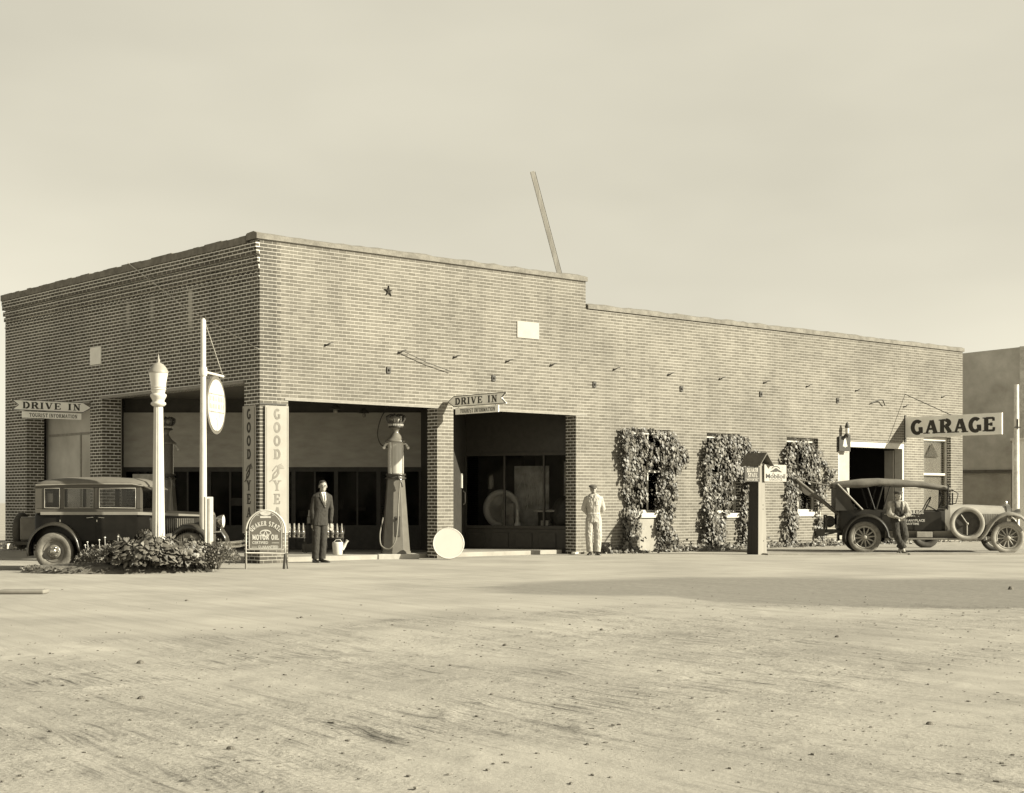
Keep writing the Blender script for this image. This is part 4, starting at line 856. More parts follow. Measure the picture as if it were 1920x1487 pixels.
# ------------------------------------------------------------------ oil bottle racks, can
def bottle_rack(p, rz, cols, label):
    t_ = thing('bottle_rack', label, 'rack', p, rz, 'wire racks for oil bottles on the drive-in floor')
    w_ = cols * .105; mb = MB()
    for z in (.36, .46):
        mb.tube([(-w_ / 2, -.11, z), (w_ / 2, -.11, z), (w_ / 2, .11, z), (-w_ / 2, .11, z)], .007, 5, closed=True)
    for k in range(cols + 1): x = -w_ / 2 + k * .105; mb.tube([(x, -.11, .36), (x, .11, .36)], .005, 5)
    mb.build('frame', IRON, t_)
    for sx in (-1, 1):
        for sy in (-1, 1): mb = MB(); mb.tube([(sx * (w_ / 2 - .02), sy * .11, .46), (sx * (w_ / 2 - .02), sy * .12, .02), (sx * (w_ / 2 + .02), sy * .15, 0)], .009, 6); mb.build('leg', IRON, t_)
    mb = MB(); mb.tube([(-w_ / 2, 0, .46), (-w_ / 2, 0, .62), (w_ / 2, 0, .62), (w_ / 2, 0, .46)], .007, 6); mb.build('handle', IRON, t_)
    return t_
BOT = mat('bottle_oil', .16, .2, .3, 6, coat=.6); CAPM = mat('bottle_spout', .24, .3, .1, 9, coat=.4); proto_b = None
def bottle(p, lab):
    global proto_b
    if proto_b is None:
        o = thing('oil_bottle', lab, 'bottle', p, 0, 'oil bottles with pale pouring spouts'); mb = MB(); mb.lathe([(.040, 0), (.042, .02), (.042, .12), (.035, .155), (.02, .17)], 12); mb.build('bottle_body', BOT, o)
        mb = MB(); mb.lathe([(.026, .165), (.028, .18), (.02, .215), (.012, .29), (.009, .315)], 10); mb.build('spout', CAPM, o); proto_b = o
    else: o = copy_tree(proto_b); o.location = p
    o['label'] = lab; return o
r1 = at(556, 1035, 35.2); R1 = bottle_rack((r1.x, r1.y, .10), 0, 4, 'wire bottle rack half behind the man in the suit, on his left')
r2 = at(628, 1035, 34.9); R2 = bottle_rack((r2.x, r2.y, .10), 0, 4, 'wire bottle rack right of the man in the suit, beside the pouring can')
for rx, rk, lab in ((r1, 'left', 'pale-spouted oil bottle in the rack nearer the corner pillar'), (r2, 'right', 'pale-spouted oil bottle in the rack beside the pouring can')):
    for i in range(4):
        for j in range(2): bottle((rx.x - .158 + i * .105, rx.y - .055 + j * .11, .47), lab)
r3 = at(584, 1036, 36.2); bottle_rack((r3.x, r3.y, .30), 0, 2, 'small raised bottle rack standing behind the other two')
mb = MB(); mb.box((-.2, -.16, 0), (.2, .16, .2)); o = mb.build('crate', mat('crate', .08), None, bevel=.01); o.location = (r3.x, r3.y, .10); tag(o, 'low dark crate under the small bottle rack at the back', 'crate')
for i in range(2):
    for j in range(2): bottle((r3.x - .052 + i * .105, r3.y - .055 + j * .11, .77), 'pale-spouted oil bottle in the raised rack at the back')
cp = atg(638, 1039, .10); t_ = thing('pouring_can', 'white enamel pouring can with a wide side spout on the drive-in floor', 'can', (cp.x - .02, 34.4, .10))
CW = mat('enamel', .55, .35, .06, 8, coat=.3)
mb = MB(); mb.lathe([(.10, 0), (.105, .01), (.125, .24), (.118, .27), (.11, .28)], 24); mb.build('can_body', CW, t_)
mb = MB(); mb.tube([(.10, 0, .12), (.15, 0, .19), (.19, 0, .27), (.22, 0, .32)], [.045, .035, .027, .035], 10); mb.build('spout', CW, t_)
mb = MB(); mb.tube([(-.11, 0, .25), (-.04, 0, .33), (.06, 0, .33), (.10, 0, .27)], .009, 6); mb.build('handle', CW, t_)

# ------------------------------------------------------------------ things in the show window
def swp(x, y, z): return SWM @ Vector((x, y, z))
def tyre_mesh(R, r, M, mb, mi=0):
    mb.lathe([(R - 2 * r, -r * .55), (R - 1.3 * r, -r * .9), (R - .5 * r, -r * .95), (R - .08 * r, -r * .6), (R, -r * .2), (R, r * .2), (R - .08 * r, r * .6), (R - .5 * r, r * .95), (R - 1.3 * r, r * .9), (R - 2 * r, r * .55), (R - 2 * r, -r * .55)], 40, M, mi); return mb
p = swp(.78, .5, .60); mb = MB(); tyre_mesh(.50, .075, Matrix.Translation((0, 0, .5)) @ Matrix.Rotation(math.radians(90), 4, 'X'), mb); o = mb.build('tyre_display', mat('tyre_white', .62, .7, .1, 6)); o.location = p; o.rotation_euler = (0, 0, math.radians(-22)); tag(o, 'pale tyre standing upright in the left pane of the show window', 'tyre')
for (x, y, w_, h_, rz_, lab, v_) in ((1.45, .9, .95, 1.6, .0, 'tall framed poster board behind the middle pane of the show window', .50), (2.75, .7, .75, 1.7, -.2, 'tall poster board leaning behind the right pane of the show window', .55)):
    t_ = thing('poster_board', lab, 'poster', swp(x, y, .6), math.radians(-22) + rz_, 'poster boards inside the show window')
    mb = MB(); mb.box((-w_ / 2, 0, 0), (w_ / 2, .03, h_)); mb.build('board', mat('poster%d' % int(v_ * 100), v_, .6, .6, 2.5), t_)
    mb = MB(); r = random.Random(int(x * 9))
    for k in range(9):
        x0_ = (r.random() - .5) * w_ * .7; mb.tube([(x0_, -.004, .3 + r.random() * .4), (x0_ + (r.random() - .5) * .3, -.004, .9), (x0_ + (r.random() - .5) * .4, -.004, h_ * .9)], .007, 4)
    mb.build('drawing', mat('poster_line', .8), t_)
t_ = thing('shop_stool', 'low round-topped pale stand displayed in the middle of the show window', 'stand', swp(2.05, .45, .60)); mb = MB(); mb.lathe([(.34, .42), (.36, .44), (.35, .47), (.2, .49)], 28); mb.build('top', mat('stand_top', .6, .5), t_)
mb = MB(); mb.lathe([(.25, 0), (.22, .2), (.24, .42)], 20); mb.build('drum', mat('stand_drum', .04), t_)
t_ = thing('show_bottle', 'small pale statuette-like bottle at the foot of the show window', 'bottle', swp(1.32, .25, .68)); mb = MB(); mb.lathe([(.09, 0), (.08, .05), (.045, .10), (.05, .2), (.03, .26), (.04, .33), (.02, .40), (.0, .43)], 14); mb.build('bottle_body', mat('show_glass', .75, .3), t_)
mb = MB(); mb.box((-.10, -.06, 0), (.10, .06, .13)); o = mb.build('carton', mat('carton', .5), None, bevel=.005); o.location = swp(2.12, .12, .68); o.rotation_euler = (0, 0, -.3); tag(o, 'small white carton on the floor of the show window', 'carton')
mb = MB(); mb.box((-.16, -.05, 0), (.16, .05, .62)); o = mb.build('display_box', mat('display_box', .3, .6, .5, 5), None, bevel=.005); o.location = swp(1.05, .3, .62); o.rotation_euler = (0, 0, -.4); tag(o, 'upright dark printed box beside the tyre in the show window', 'box')
mb = MB(); mb.ball((0, 0, .45), (.42, .2, .5), 16); o = mb.build('covered_seat', mat('covered_seat', .05, .5, .4, 4, coat=.3)); o.location = swp(2.6, .45, .5); tag(o, 'dark rounded seat shape behind the right pane of the show window', 'seat')
# ------------------------------------------------------------------ cars
BLACK = mat('car_black', .012, .4, .3, 3, spec=.2, v2=.02); FEND = mat('fender_enamel', .035, .35, .25, 4, coat=.15); CABIN = mat('car_grey', .085, .45, .12, 3)
ROOFM = mat('roof_fabric', .13, .7, .12, 5, .1); TRIM = mat('car_trim', .27, .4, .1, 5, coat=.2); RUB = mat('tyre_dusty', .17, .85, .35, 9, .2); RUBD = mat('tyre_dark', .05, .8, .3, 9)
CHR = mat('nickel', .5, .18, .1, 6, metal=.9); CGL = glass_mat('car_glass', .82, .7, .04); SEAT = mat('seat_leather', .04, .5, .3, 8)
RX = Matrix.Rotation(math.radians(90), 4, 'X')       # wheel axis along y
def fender(pts, w0, w1, y, m, name, par, lip=.07, label=None, th=.008):
    """pts: x,z path over the wheel; crowned section from y (outer) inwards"""
    secs = []; n = len(pts)
    for i, (x, z) in enumerate(pts):
        a = Vector(pts[max(i - 1, 0)]); b_ = Vector(pts[min(i + 1, n - 1)]); d = (b_ - a).normalized(); nn = Vector((-d.y, d.x)); nn = nn if nn.y > -.2 else -nn
        w_ = w0 + (w1 - w0) * i / (n - 1); sec = []
        for fy, dz in ((0, -lip), (.0, -lip * .45), (.05, -.012), (.25, .012), (.5, .022), (.75, .012), (1, -.02)):
            sec.append((x + nn.x * dz, y + fy * w_ * (1 if y < 0 else -1), z + nn.y * dz))
        secs.append(sec)
    mb = MB(); mb.loft(secs, closed=False, caps=False); o = mb.build(name, m, par, solid=th)
    if label: o['label'] = label
    return o
def arcpts(cx, cz, rx, rz, a0, a1, n=16): return [(cx + rx * math.cos(math.radians(a0 + (a1 - a0) * i / n)), cz + rz * math.sin(math.radians(a0 + (a1 - a0) * i / n))) for i in range(n + 1)]

def sup(hw, z0, z1, top_r=.35, n=5, x=0, inset=0):
    """half-round-topped body section at x (list of points, closed)"""
    pts = [(x, -hw * .94, z0), (x, -hw, z0 + .05)]
    for k in range(n + 1):
        a = math.pi / 2 * k / n; pts.append((x, -(hw - top_r * hw * (1 - math.cos(a))) if False else -(hw * (1 - top_r) + hw * top_r * math.cos(a)) * (1 - inset * math.sin(a)), z1 - top_r * .5 * (z1 - z0) * (1 - math.sin(a))))
    return pts + [(p[0], -p[1], p[2]) for p in reversed(pts)]

# ---- dark sedan parked beside the planting bed; local x forward, -y faces the camera
S = thing('sedan', 'dark four-door sedan with pale roof parked before the drive-in at the left', 'car', (-8.42, 28.5, 0), math.radians(-2))
WY = 0.0                                             # outer wheel plane, body reaches to +1.45
def sec_body(x, hw, z0, z1, r=.06):
    yc = .72; k = [( -hw * .96, z0), (-hw, z0 + .08), (-hw, z1 - r), (-hw + r * .4, z1 - r * .3), (-hw + r, z1)]
    return [(x, yc + a, b_) for a, b_ in k] + [(x, yc - a, b_) for a, b_ in reversed(k)]
mb = MB()
mb.loft([sec_body(-.47, .60, .50, 1.06), sec_body(-.42, .66, .46, 1.06), sec_body(-.2, .70, .46, 1.06), sec_body(.9, .72, .46, 1.06), sec_body(1.7, .70, .46, 1.06), sec_body(1.95, .66, .46, 1.06)])
mb.build('body', BLACK, S)
# bonnet narrowing to the radiator
def sec_hood(x, hw, z0, z1):
    yc = .72; k = [(-hw, z0), (-hw, z0 + (z1 - z0) * .70), (-hw * .93, z0 + (z1 - z0) * .86), (-hw * .7, z0 + (z1 - z0) * .95), (-hw * .3, z1)]
    return [(x, yc + a, b_) for a, b_ in k] + [(x, yc - a, b_) for a, b_ in reversed(k)]
mb = MB(); mb.loft([sec_hood(1.951, .64, .5, 1.10), sec_hood(2.2, .56, .5, 1.10), sec_hood(2.98, .38, .5, 1.07)]); hd = mb.build('bonnet', FEND, S)
mb = MB()
for k in range(14): x = 2.28 + k * .038; hw = .56 - (x - 2.2) * .23; mb.box((x, .72 - hw - .008, .66), (x + .014, .72 - hw + .004, .96))
mb.build('louvre_panel', mat('louvre', .22), hd)
mb = MB(); mb.loft([sec_hood(2.981, .385, .42, 1.10), sec_hood(3.06, .375, .42, 1.09)]); rad = mb.build('radiator', CHR, S, bevel=.008)
mb = MB(); mb.box((3.06, .40, .48), (3.07, 1.04, 1.0)); mb.build('grille', RUBD, rad); mb = MB(); mb.lathe([(.035, 1.09), (.03, 1.12), (.012, 1.16)], 12, Matrix.Translation((3.02, .72, 0))); mb.build('filler_cap', CHR, rad)
# belt and sill mouldings
mb = MB(); mb.box((-.30, -.012, 1.03), (1.72, .004, 1.085)); mb.loft([[(1.72, -.012, 1.03), (1.72, .004, 1.03), (1.72, .004, 1.085), (1.72, -.012, 1.085)], [(2.95, .325, 1.0), (2.95, .335, 1.0), (2.95, .335, 1.03), (2.95, .325, 1.03)]], smooth=False); mb.build('belt_moulding', TRIM, S)
# upper cabin: four side posts, header, rear quarter with openings
def side_panel(y, name):
    mb = MB(); xs = [(-.42, -.24), (.10, .17), (.80, .90), (1.68, 1.78)]; z0, z1 = 1.085, 1.60; d = .035 if y < .7 else -.035
    def bx(x0_, x1_, a, b_): mb.box((x0_, min(y, y + d), a), (x1_, max(y, y + d), b_))
    bx(-.42, 1.78, 1.53, z1); bx(-.42, 1.78, 1.06, 1.145)
    for a, b_ in xs: bx(a, b_, 1.145, 1.53)
    return mb.build(name, CABIN, S, bevel=.01)
side_panel(.02, 'window_frame_panel'); side_panel(1.385, 'window_frame_panel')
for a, b_ in ((-.24, .10), (.17, .80), (.90, 1.68)):
    mb = MB(); pth = [(a + .012, 1.157), (b_ - .012, 1.157), (b_ - .012, 1.518), (a + .012, 1.518)]
    mb.tube([(x, .018, z) for x, z in pth], .012, 6, closed=True); f_ = mb.build('window', TRIM, S)
    mb = MB(); mb.box((a, .035, 1.145), (b_, .039, 1.53)); mb.build('pane', CGL, f_)
for a, b_ in ((-.24, .10), (.17, .80), (.90, 1.68)): mb = MB(); mb.box((a, 1.365, 1.145), (b_, 1.369, 1.53)); mb.build('pane', CGL, S)
mb = MB(); mb.box((-.43, .02, 1.06), (-.40, .42, 1.60)); mb.box((-.43, 1.0, 1.06), (-.40, 1.40, 1.60)); mb.box((-.43, .42, 1.06), (-.40, 1.0, 1.26)); mb.box((-.43, .42, 1.46), (-.40, 1.0, 1.60)); mb.build('rear_panel', CABIN, S, bevel=.01)
mb = MB(); mb.box((1.76, .05, 1.06), (1.79, .10, 1.58)); mb.box((1.76, 1.34, 1.06), (1.79, 1.39, 1.58)); mb.box((1.76, .10, 1.54), (1.79, 1.34, 1.58)); f_ = mb.build('windscreen_frame', CABIN, S); mb = MB(); mb.box((1.77, .10, 1.1), (1.774, 1.34, 1.54)); mb.build('pane', CGL, f_)
def rsec(x, zs, zt, hw, e=.0):
    yc = .72; pts = []
    for k in range(13): a = math.pi * k / 12; pts.append((x, yc - hw * math.copysign(abs(math.cos(a)) ** .55, math.cos(a)), zs + (zt - zs) * math.sin(a) ** .8))
    return pts + [(x, yc + hw, zs - .03), (x, yc - hw, zs - .03)]
mb = MB(); mb.loft([rsec(-.46, 1.46, 1.52, .60), rsec(-.455, 1.53, 1.58, .67), rsec(-.40, 1.575, 1.64, .70), rsec(-.25, 1.60, 1.69, .715), rsec(.2, 1.61, 1.735, .725), rsec(1.0, 1.61, 1.735, .725), rsec(1.55, 1.605, 1.71, .715), rsec(1.78, 1.58, 1.65, .69), rsec(1.86, 1.55, 1.58, .65)]); mb.build('roof', ROOFM, S)
mb = MB(); mb.tube([(-.40, -.0, 1.575), (.6, -.012, 1.60), (1.6, -.008, 1.595), (1.82, .03, 1.56)], .012, 6); mb.build('drip_rail', TRIM, S)
mb = MB(); mb.loft([[(1.78, .02, 1.575), (1.78, 1.42, 1.575), (1.78, 1.42, 1.59), (1.78, .02, 1.59)], [(1.95, .06, 1.50), (1.95, 1.38, 1.50), (1.95, 1.38, 1.51), (1.95, .06, 1.51)]], smooth=False); mb.build('visor', CABIN, S)
# doors: fine shut lines and handles
for x0_, x1_ in ((.10, .845), (.865, 1.70)):
    mb = MB(); mb.loft([[(x0_, -.004, .56), (x0_, .0, .56), (x0_, .0, 1.028), (x0_, -.004, 1.028)], [(x1_, -.004, .56), (x1_, .0, .56), (x1_, .0, 1.028), (x1_, -.004, 1.028)]], smooth=False)
    dr = mb.build('door', BLACK, S, bevel=.003)
    hx = .80 if x0_ < .5 else .91; mb = MB(); mb.tube([(hx, -.005, .985), (hx, -.035, .985), (hx + (-.13 if x0_ < .5 else .13), -.04, .975)], .011, 6); mb.build('door_handle', CHR, dr)
    mb = MB(); mb.box((x0_ + .0, -.016, .90), (x0_ + .02, -.004, .94)); mb.build('hinge', CHR, dr)
mb = MB(); mb.box((.60, -.10, .30), (2.15, .17, .335)); mb.build('running_board', TRIM, S, bevel=.008)
mb = MB(); mb.box((.40, .16, .335), (2.2, .19, .52)); mb.box((.45, .14, .515), (2.15, .17, .53)); mb.build('sill_panel', FEND, S)
mb = MB(); mb.box((-.35, .20, .40), (3.1, .26, .50)); mb.box((-.35, 1.18, .40), (3.1, 1.24, .50)); mb.box((-.2, .66, .25), (2.9, .78, .45)); mb.tube([(0, .1, .345), (0, 1.35, .345)], .04, 8); mb.tube([(2.79, .1, .345), (2.79, 1.35, .345)], .03, 8); mb.build('chassis', RUBD, S)
for y in (-.13, 1.57):
    rp = arcpts(.0, .36, .56, .52, 190, 10, 20)
    fender(rp + [(.60, .33)], .36, .36, y, FEND, 'rear_fender', S, lip=.05)
    fp = [(2.02, .335), (2.12, .37), (2.24, .47), (2.38, .62), (2.52, .76), (2.66, .84), (2.82, .86), (2.98, .83), (3.12, .74), (3.22, .60), (3.26, .46)]
    fender(fp, .36, .36, y, FEND, 'front_fender', S, lip=.10)
def disc_wheel(par, x, y, R, side):
    M = Matrix.Translation((x, y, R)) @ RX if side < 0 else Matrix.Translation((x, y, R)) @ RX @ Matrix.Rotation(math.pi, 4, 'X')
    mb = MB(); tyre_mesh(R, .078, M, mb); w = mb.build('wheel', RUB, par)
    mb = MB(); mb.lathe([(R - .15, .01), (R - .155, .05), (R - .17, .03), (.13, .012), (.125, .045), (.10, .06), (.02, .055), (0, .055)], 36, M); mb.build('rim', mat('rim_grey', .16, .4, .2, 8, coat=.3), w)
    mb = MB(); mb.lathe([(.062, .055), (.06, .085), (.045, .105), (0, .11)], 20, M); mb.build('hub_cap', CHR, w)
    mb = MB()
    for k in range(6): a = math.pi / 3 * k; mb.lathe([(.012, .058), (.012, .075), (.006, .08)], 6, M @ Matrix.Translation((.088 * math.cos(a), .088 * math.sin(a), 0)))
    mb.build('wheel_nut', CHR, w)
for x in (0, 2.79): disc_wheel(S, x, -.03, .355, -1); disc_wheel(S, x, 1.47, .345, 1)
mb = MB(); mb.box((-.86, .30, .55), (-.50, 1.14, .98)); tr = mb.build('trunk', mat('trunk_fabric', .12, .6, .2, 5), S, bevel=.035, seg=3)
mb = MB()
for y in (.42, 1.0): mb.box((-.875, y, .54), (-.49, y + .04, .99))
mb.build('strap', TRIM, tr)
mb = MB(); mb.box((-.95, .2, .47), (-.45, 1.24, .53)); mb.build('luggage_rack', RUBD, S)
mb = MB(); M_ = Matrix.Translation((-.98, .72, .72)) @ Matrix.Rotation(math.radians(90), 4, 'Y'); tyre_mesh(.345, .075, M_, mb); w = mb.build('spare_wheel', RUBD, S); mb = MB(); mb.lathe([(.2, -.02), (.19, .02), (0, .03)], 24, M_); mb.build('rim', CABIN, w)
mb = MB(); mb.box((-.99, -.04, .40), (-.97, .26, .50)); mb.build('number_plate', WHITEP, S, bevel=.003)
mb = MB(); mb.tube([(-1.08, -.10, .50), (-1.12, .1, .50), (-1.12, 1.34, .50), (-1.08, 1.54, .50)], .022, 6); mb.tube([(-1.08, -.10, .42), (-1.12, .1, .42), (-1.12, 1.34, .42), (-1.08, 1.54, .42)], .022, 6); mb.build('rear_bumper', CHR, S)
mb = MB()
for z in (.44, .52): mb.tube([(3.50, -.12, z), (3.60, .05, z), (3.66, .72, z), (3.60, 1.40, z), (3.50, 1.56, z)], .024, 6)
mb.tube([(3.1, .35, .45), (3.62, .4, .48)], .02, 6); mb.tube([(3.1, 1.1, .45), (3.62, 1.04, .48)], .02, 6); mb.build('front_bumper', CHR, S)
for y in (.22, 1.22):
    mb = MB(); M_ = Matrix.Translation((3.12, y, .90)) @ Matrix.Rotation(math.radians(90), 4, 'Y'); mb.lathe([(0, -.13), (.05, -.11), (.10, -.04), (.125, .03), (.125, .06)], 24, M_); hl = mb.build('headlight', CHR, S)
    mb = MB(); mb.lathe([(.118, .058), (.08, .075), (0, .085)], 24, M_); mb.build('lens', mat('lens', .7, .15, .05, 9, coat=.8), hl)
mb = MB(); mb.tube([(3.12, .22, .80), (3.12, .22, .70), (3.12, .9, .70), (3.12, 1.22, .70), (3.12, 1.22, .80)], .015, 6); mb.build('lamp_bar', CHR, S)
for x0_, x1_ in ((-.15, .15), (.95, 1.2)):
    mb = MB(); mb.box((x0_, .12, .75), (x1_, 1.32, 1.17)); mb.build('seat', SEAT, S, bevel=.04, seg=3)
mb = MB(); mb.tube([(1.40 + .13 * math.cos(a * .393) * .5, 1.0 + .19 * math.sin(a * .393), 1.14 + .17 * math.cos(a * .393)) for a in range(16)], .012, 6, closed=True); mb.tube([(1.40, 1.0, 1.14), (1.75, 1.0, .95)], .014, 6); mb.build('steering_wheel', RUBD, S)

# pull the long axis in to the true wheelbase; wheels and lamps keep their roundness
def squeeze(o, k, rigid=None):
    me = o.data
    if rigid is None and any(w_ in o.name for w_ in ('wheel', 'headlight')) and 'steering' not in o.name:
        xs = [v.co.x for v in me.vertices]; rigid = (min(xs) + max(xs)) / 2
    dx = None if rigid is None else rigid * (k - 1)
    if not me.get('sq'):
        for v in me.vertices: v.co.x = v.co.x * k if dx is None else v.co.x + dx
        me['sq'] = 1
    for c in [c for c in col.objects if c.parent == o]: squeeze(c, k, rigid)
for c in [c for c in col.objects if c.parent == S]: squeeze(c, .895)

# ---- touring car rigged as a tow car at the right
TA = math.atan2(-.40, 3.41)
T = thing('tow_car', 'long open touring car with fabric top rigged as a tow car at the right', 'car', (8.72, 38.2, 0), TA)
TB = mat('tow_black', .025, .45, .3, 3, spec=.25); TG = mat('tow_dusty', .20, .5, .25, 2.5, coat=.2)
def tsec(x, hw, z0, z1, r=.05):
    yc = .78; k = [(-hw * .93, z0), (-hw, z0 + .10), (-hw, z1 - r), (-hw + r * .3, z1 - r * .3), (-hw + r, z1)]
    return [(x, yc + a, b_) for a, b_ in k] + [(x, yc - a, b_) for a, b_ in reversed(k)]
mb = MB()
# open tub: outer loft with the inside cut as an inner skin
secs = [(-.62, .58, .62, 1.10), (-.55, .66, .55, 1.10), (-.1, .70, .52, 1.09), (.6, .72, .50, 1.08), (1.3, .71, .50, 1.06), (1.95, .62, .50, 1.08)]
def tub(x, hw, z0, z1):
    yc = .78; o_ = [(-hw * .93, z0), (-hw, z0 + .12), (-hw, z1 - .03), (-hw + .02, z1), (-hw + .06, z1), (-hw + .07, z1 - .03), (-hw + .07, z0 + .08)]
    return [(x, yc + a, b_) for a, b_ in o_] + [(x, yc - a, b_) for a, b_ in reversed(o_)]
mb.loft([tub(*s_) for s_ in secs]); mb.box((-.58, .2, .62), (-.52, 1.36, 1.09)); mb.build('body', TB, T)
mb = MB(); mb.loft([tsec(1.951, .62, .50, 1.10), tsec(2.08, .60, .50, 1.17, .10)]); mb.build('cowl', TG, T)
def thood(x, hw, z0, z1):
    yc = .78; k = [(-hw, z0), (-hw, z0 + (z1 - z0) * .68), (-hw * .96, z0 + (z1 - z0) * .82), (-hw * .8, z0 + (z1 - z0) * .93), (-hw * .4, z1)]
    return [(x, yc + a, b_) for a, b_ in k] + [(x, yc - a, b_) for a, b_ in reversed(k)]
mb = MB(); mb.loft([thood(2.081, .58, .5, 1.20), thood(2.6, .47, .5, 1.21), thood(3.48, .36, .5, 1.17)]); hd = mb.build('bonnet', mat('bonnet_pale', .32, .45, .15, 2.5, coat=.3), T)
mb = MB(); mb.loft([thood(3.481, .37, .46, 1.22), thood(3.58, .36, .46, 1.21)]); rad = mb.build('radiator', CHR, T, bevel=.01)
mb = MB(); mb.box((3.58, .48, .52), (3.59, 1.08, 1.1)); mb.build('grille', RUBD, rad); mb = MB(); mb.lathe([(.04, 1.20), (.035, 1.25), (.015, 1.30)], 12, Matrix.Translation((3.53, .78, 0))); mb.build('filler_cap', CHR, rad)
mb = MB()
for k in range(16): x = 2.62 + k * .042; hw = .465 - (x - 2.6) * .125; mb.box((x, .78 - hw - .010, .62), (x + .016, .78 - hw + .003, .98))
mb.build('louvre_panel', mat('louvre', .10), hd)
# fabric top
def top(x, zs, zt, hw, dr=.05):
    yc = .78; pts = []
    for k in range(13): a = math.pi * k / 12; pts.append((x, yc - hw * math.copysign(abs(math.cos(a)) ** .5, math.cos(a)), zs + (zt - zs) * math.sin(a) ** .7))
    pts += [(x, yc + hw, zs - dr), (x, yc + hw - .03, zs - dr), (x, yc, zs + (zt - zs) * .6), (x, yc - hw + .03, zs - dr), (x, yc - hw, zs - dr)]
    return pts
mb = MB(); mb.loft([top(-.74, 1.66, 1.74, .64, .06), top(-.6, 1.70, 1.79, .69, .06), top(0.0, 1.72, 1.86, .71, .09), top(.35, 1.74, 1.87, .71), top(.9, 1.72, 1.84, .71, .08), top(1.4, 1.70, 1.79, .69), top(2.0, 1.62, 1.68, .66, .05), top(2.14, 1.57, 1.60, .62, .04)]); mb.build('fabric_top', mat('top_canvas', .13, .8, .25, 5, .2), T)
mb = MB(); mb.box((-.70, .14, 1.05), (-.64, 1.42, 1.72)); mb.loft([[(-.70, .10, 1.06), (-.70, .13, 1.06), (-.70, .13, 1.70), (-.70, .10, 1.70)], [(-.25, .10, 1.06), (-.25, .13, 1.06), (-.45, .13, 1.66), (-.45, .10, 1.66)]], smooth=False); mb.build('rear_curtain', mat('curtain', .045, .7, .3, 5), T)
for y in (.08, 1.46):
    mb = MB(); mb.tube([(-.66, y, 1.72), (-.05, y - .01, 1.08)], .022, 6); mb.build('top_bow', mat('bow_wood', .30), T)
    for x0_, x1_ in ((.05, .25), (.45, .28), (.62, .45), (2.02, 2.0)): mb = MB(); mb.tube([(x0_, y + .01, 1.70), (x1_, y + .01, 1.08)], .018, 6); mb.build('top_bow', TB, T)
# windscreen
mb = MB()
for y in (.16, 1.40): mb.tube([(1.98, y, 1.10), (2.08, y, 1.34), (1.99, y, 1.60)], .02, 6)
mb.tube([(1.99, .16, 1.60), (1.99, 1.40, 1.60)], .016, 6); mb.tube([(2.0, .16, 1.14), (2.0, 1.40, 1.14)], .016, 6); f_ = mb.build('windscreen', TB, T); mb = MB(); mb.box((2.0, .17, 1.15), (2.006, 1.39, 1.60)); mb.build('pane', CGL, f_)
mb = MB(); mb.box((2.14, .30, 1.20), (2.17, .34, 1.50), Matrix.Rotation(0, 4, 'X')); mb.tube([(2.04, .12, 1.2), (2.20, .1, 1.24), (2.26, .1, 1.48), (2.1, .12, 1.58)], .014, 6); mb.build('wind_wing', TB, T)
for x0_, x1_ in ((-.35, .05), (.95, 1.25)): mb = MB(); mb.box((x0_, .16, .62), (x1_, 1.40, .95)); mb.box((x0_ - .05, .16, .8), (x0_ + .12, 1.40, 1.22)); mb.build('seat', SEAT, T, bevel=.03, seg=3)
mb = MB(); mb.tube([(1.55 + .10 * math.cos(a * .393), .50 + .21 * math.sin(a * .393), 1.20 + .19 * math.cos(a * .393)) for a in range(16)], .016, 6, closed=True); mb.tube([(1.55, .5, 1.2), (2.0, .5, .95)], .016, 6); mb.build('steering_wheel', RUBD, T)
mb = MB(); mb.box((.50, -.04, .345), (2.75, .22, .385)); mb.build('running_board', TG, T, bevel=.008)
mb = MB(); mb.loft([[(.5, .2, .385), (.5, .23, .385), (.5, .10, .56), (.5, .07, .56)], [(2.6, .2, .385), (2.6, .23, .385), (2.6, .12, .56), (2.6, .09, .56)]], smooth=False); mb.build('sill_panel', TG, T)
mb = MB(); mb.box((1.25, -.02, .40), (1.62, .10, .54)); mb.build('battery_box', mat('box_pale', .30), T, bevel=.01)
mb = MB(); mb.box((-.5, .25, .42), (3.6, .33, .54)); mb.box((-.5, 1.23, .42), (3.6, 1.31, .54)); mb.tube([(0, .1, .40), (0, 1.5, .40)], .05, 8); mb.tube([(3.43, .1, .40), (3.43, 1.5, .40)], .035, 8); mb.tube([(.2, .7, .42), (3.2, .7, .5)], .06, 8); mb.build('chassis', RUBD, T)
def spoke_wheel(par, x, y, R, side, tm=RUB, nm='wheel', n=12, M=None, sm=None, rr=.064):
    M = M or (Matrix.Translation((x, y, R)) @ RX if side < 0 else Matrix.Translation((x, y, R)) @ RX @ Matrix.Rotation(math.pi, 4, 'X'))
    mb = MB(); tyre_mesh(R, rr, M, mb); w = mb.build(nm, tm, par)
    ri = R - 2 * rr; mb = MB(); mb.lathe([(ri + .01, -.04), (ri + .012, .04), (ri - .02, .045), (ri - .035, .0), (ri - .02, -.045), (ri + .01, -.04)], 40, M); mb.build('rim', sm or mat('spoke_pale', .32, .5, .1, 6), w)
    for k in range(n):
        mb = MB(); a = 2 * math.pi * k / n + .1; mb.tube([(.05 * math.cos(a), .05 * math.sin(a), .01), ((ri - .01) * math.cos(a), (ri - .01) * math.sin(a), .01)], [.024, .015], 6, M); mb.build('spoke', sm or MATS['spoke_pale'], w)
    mb = MB(); mb.lathe([(.075, -.03), (.075, .03), (.05, .05), (.045, .09), (.03, .10), (0, .10)], 20, M); mb.build('hub', sm or MATS['spoke_pale'], w)
    return w
spoke_wheel(T, 0, .08, .40, -1); spoke_wheel(T, 3.43, .08, .40, -1, mat('tyre_pale', .28, .85, .2, 7))
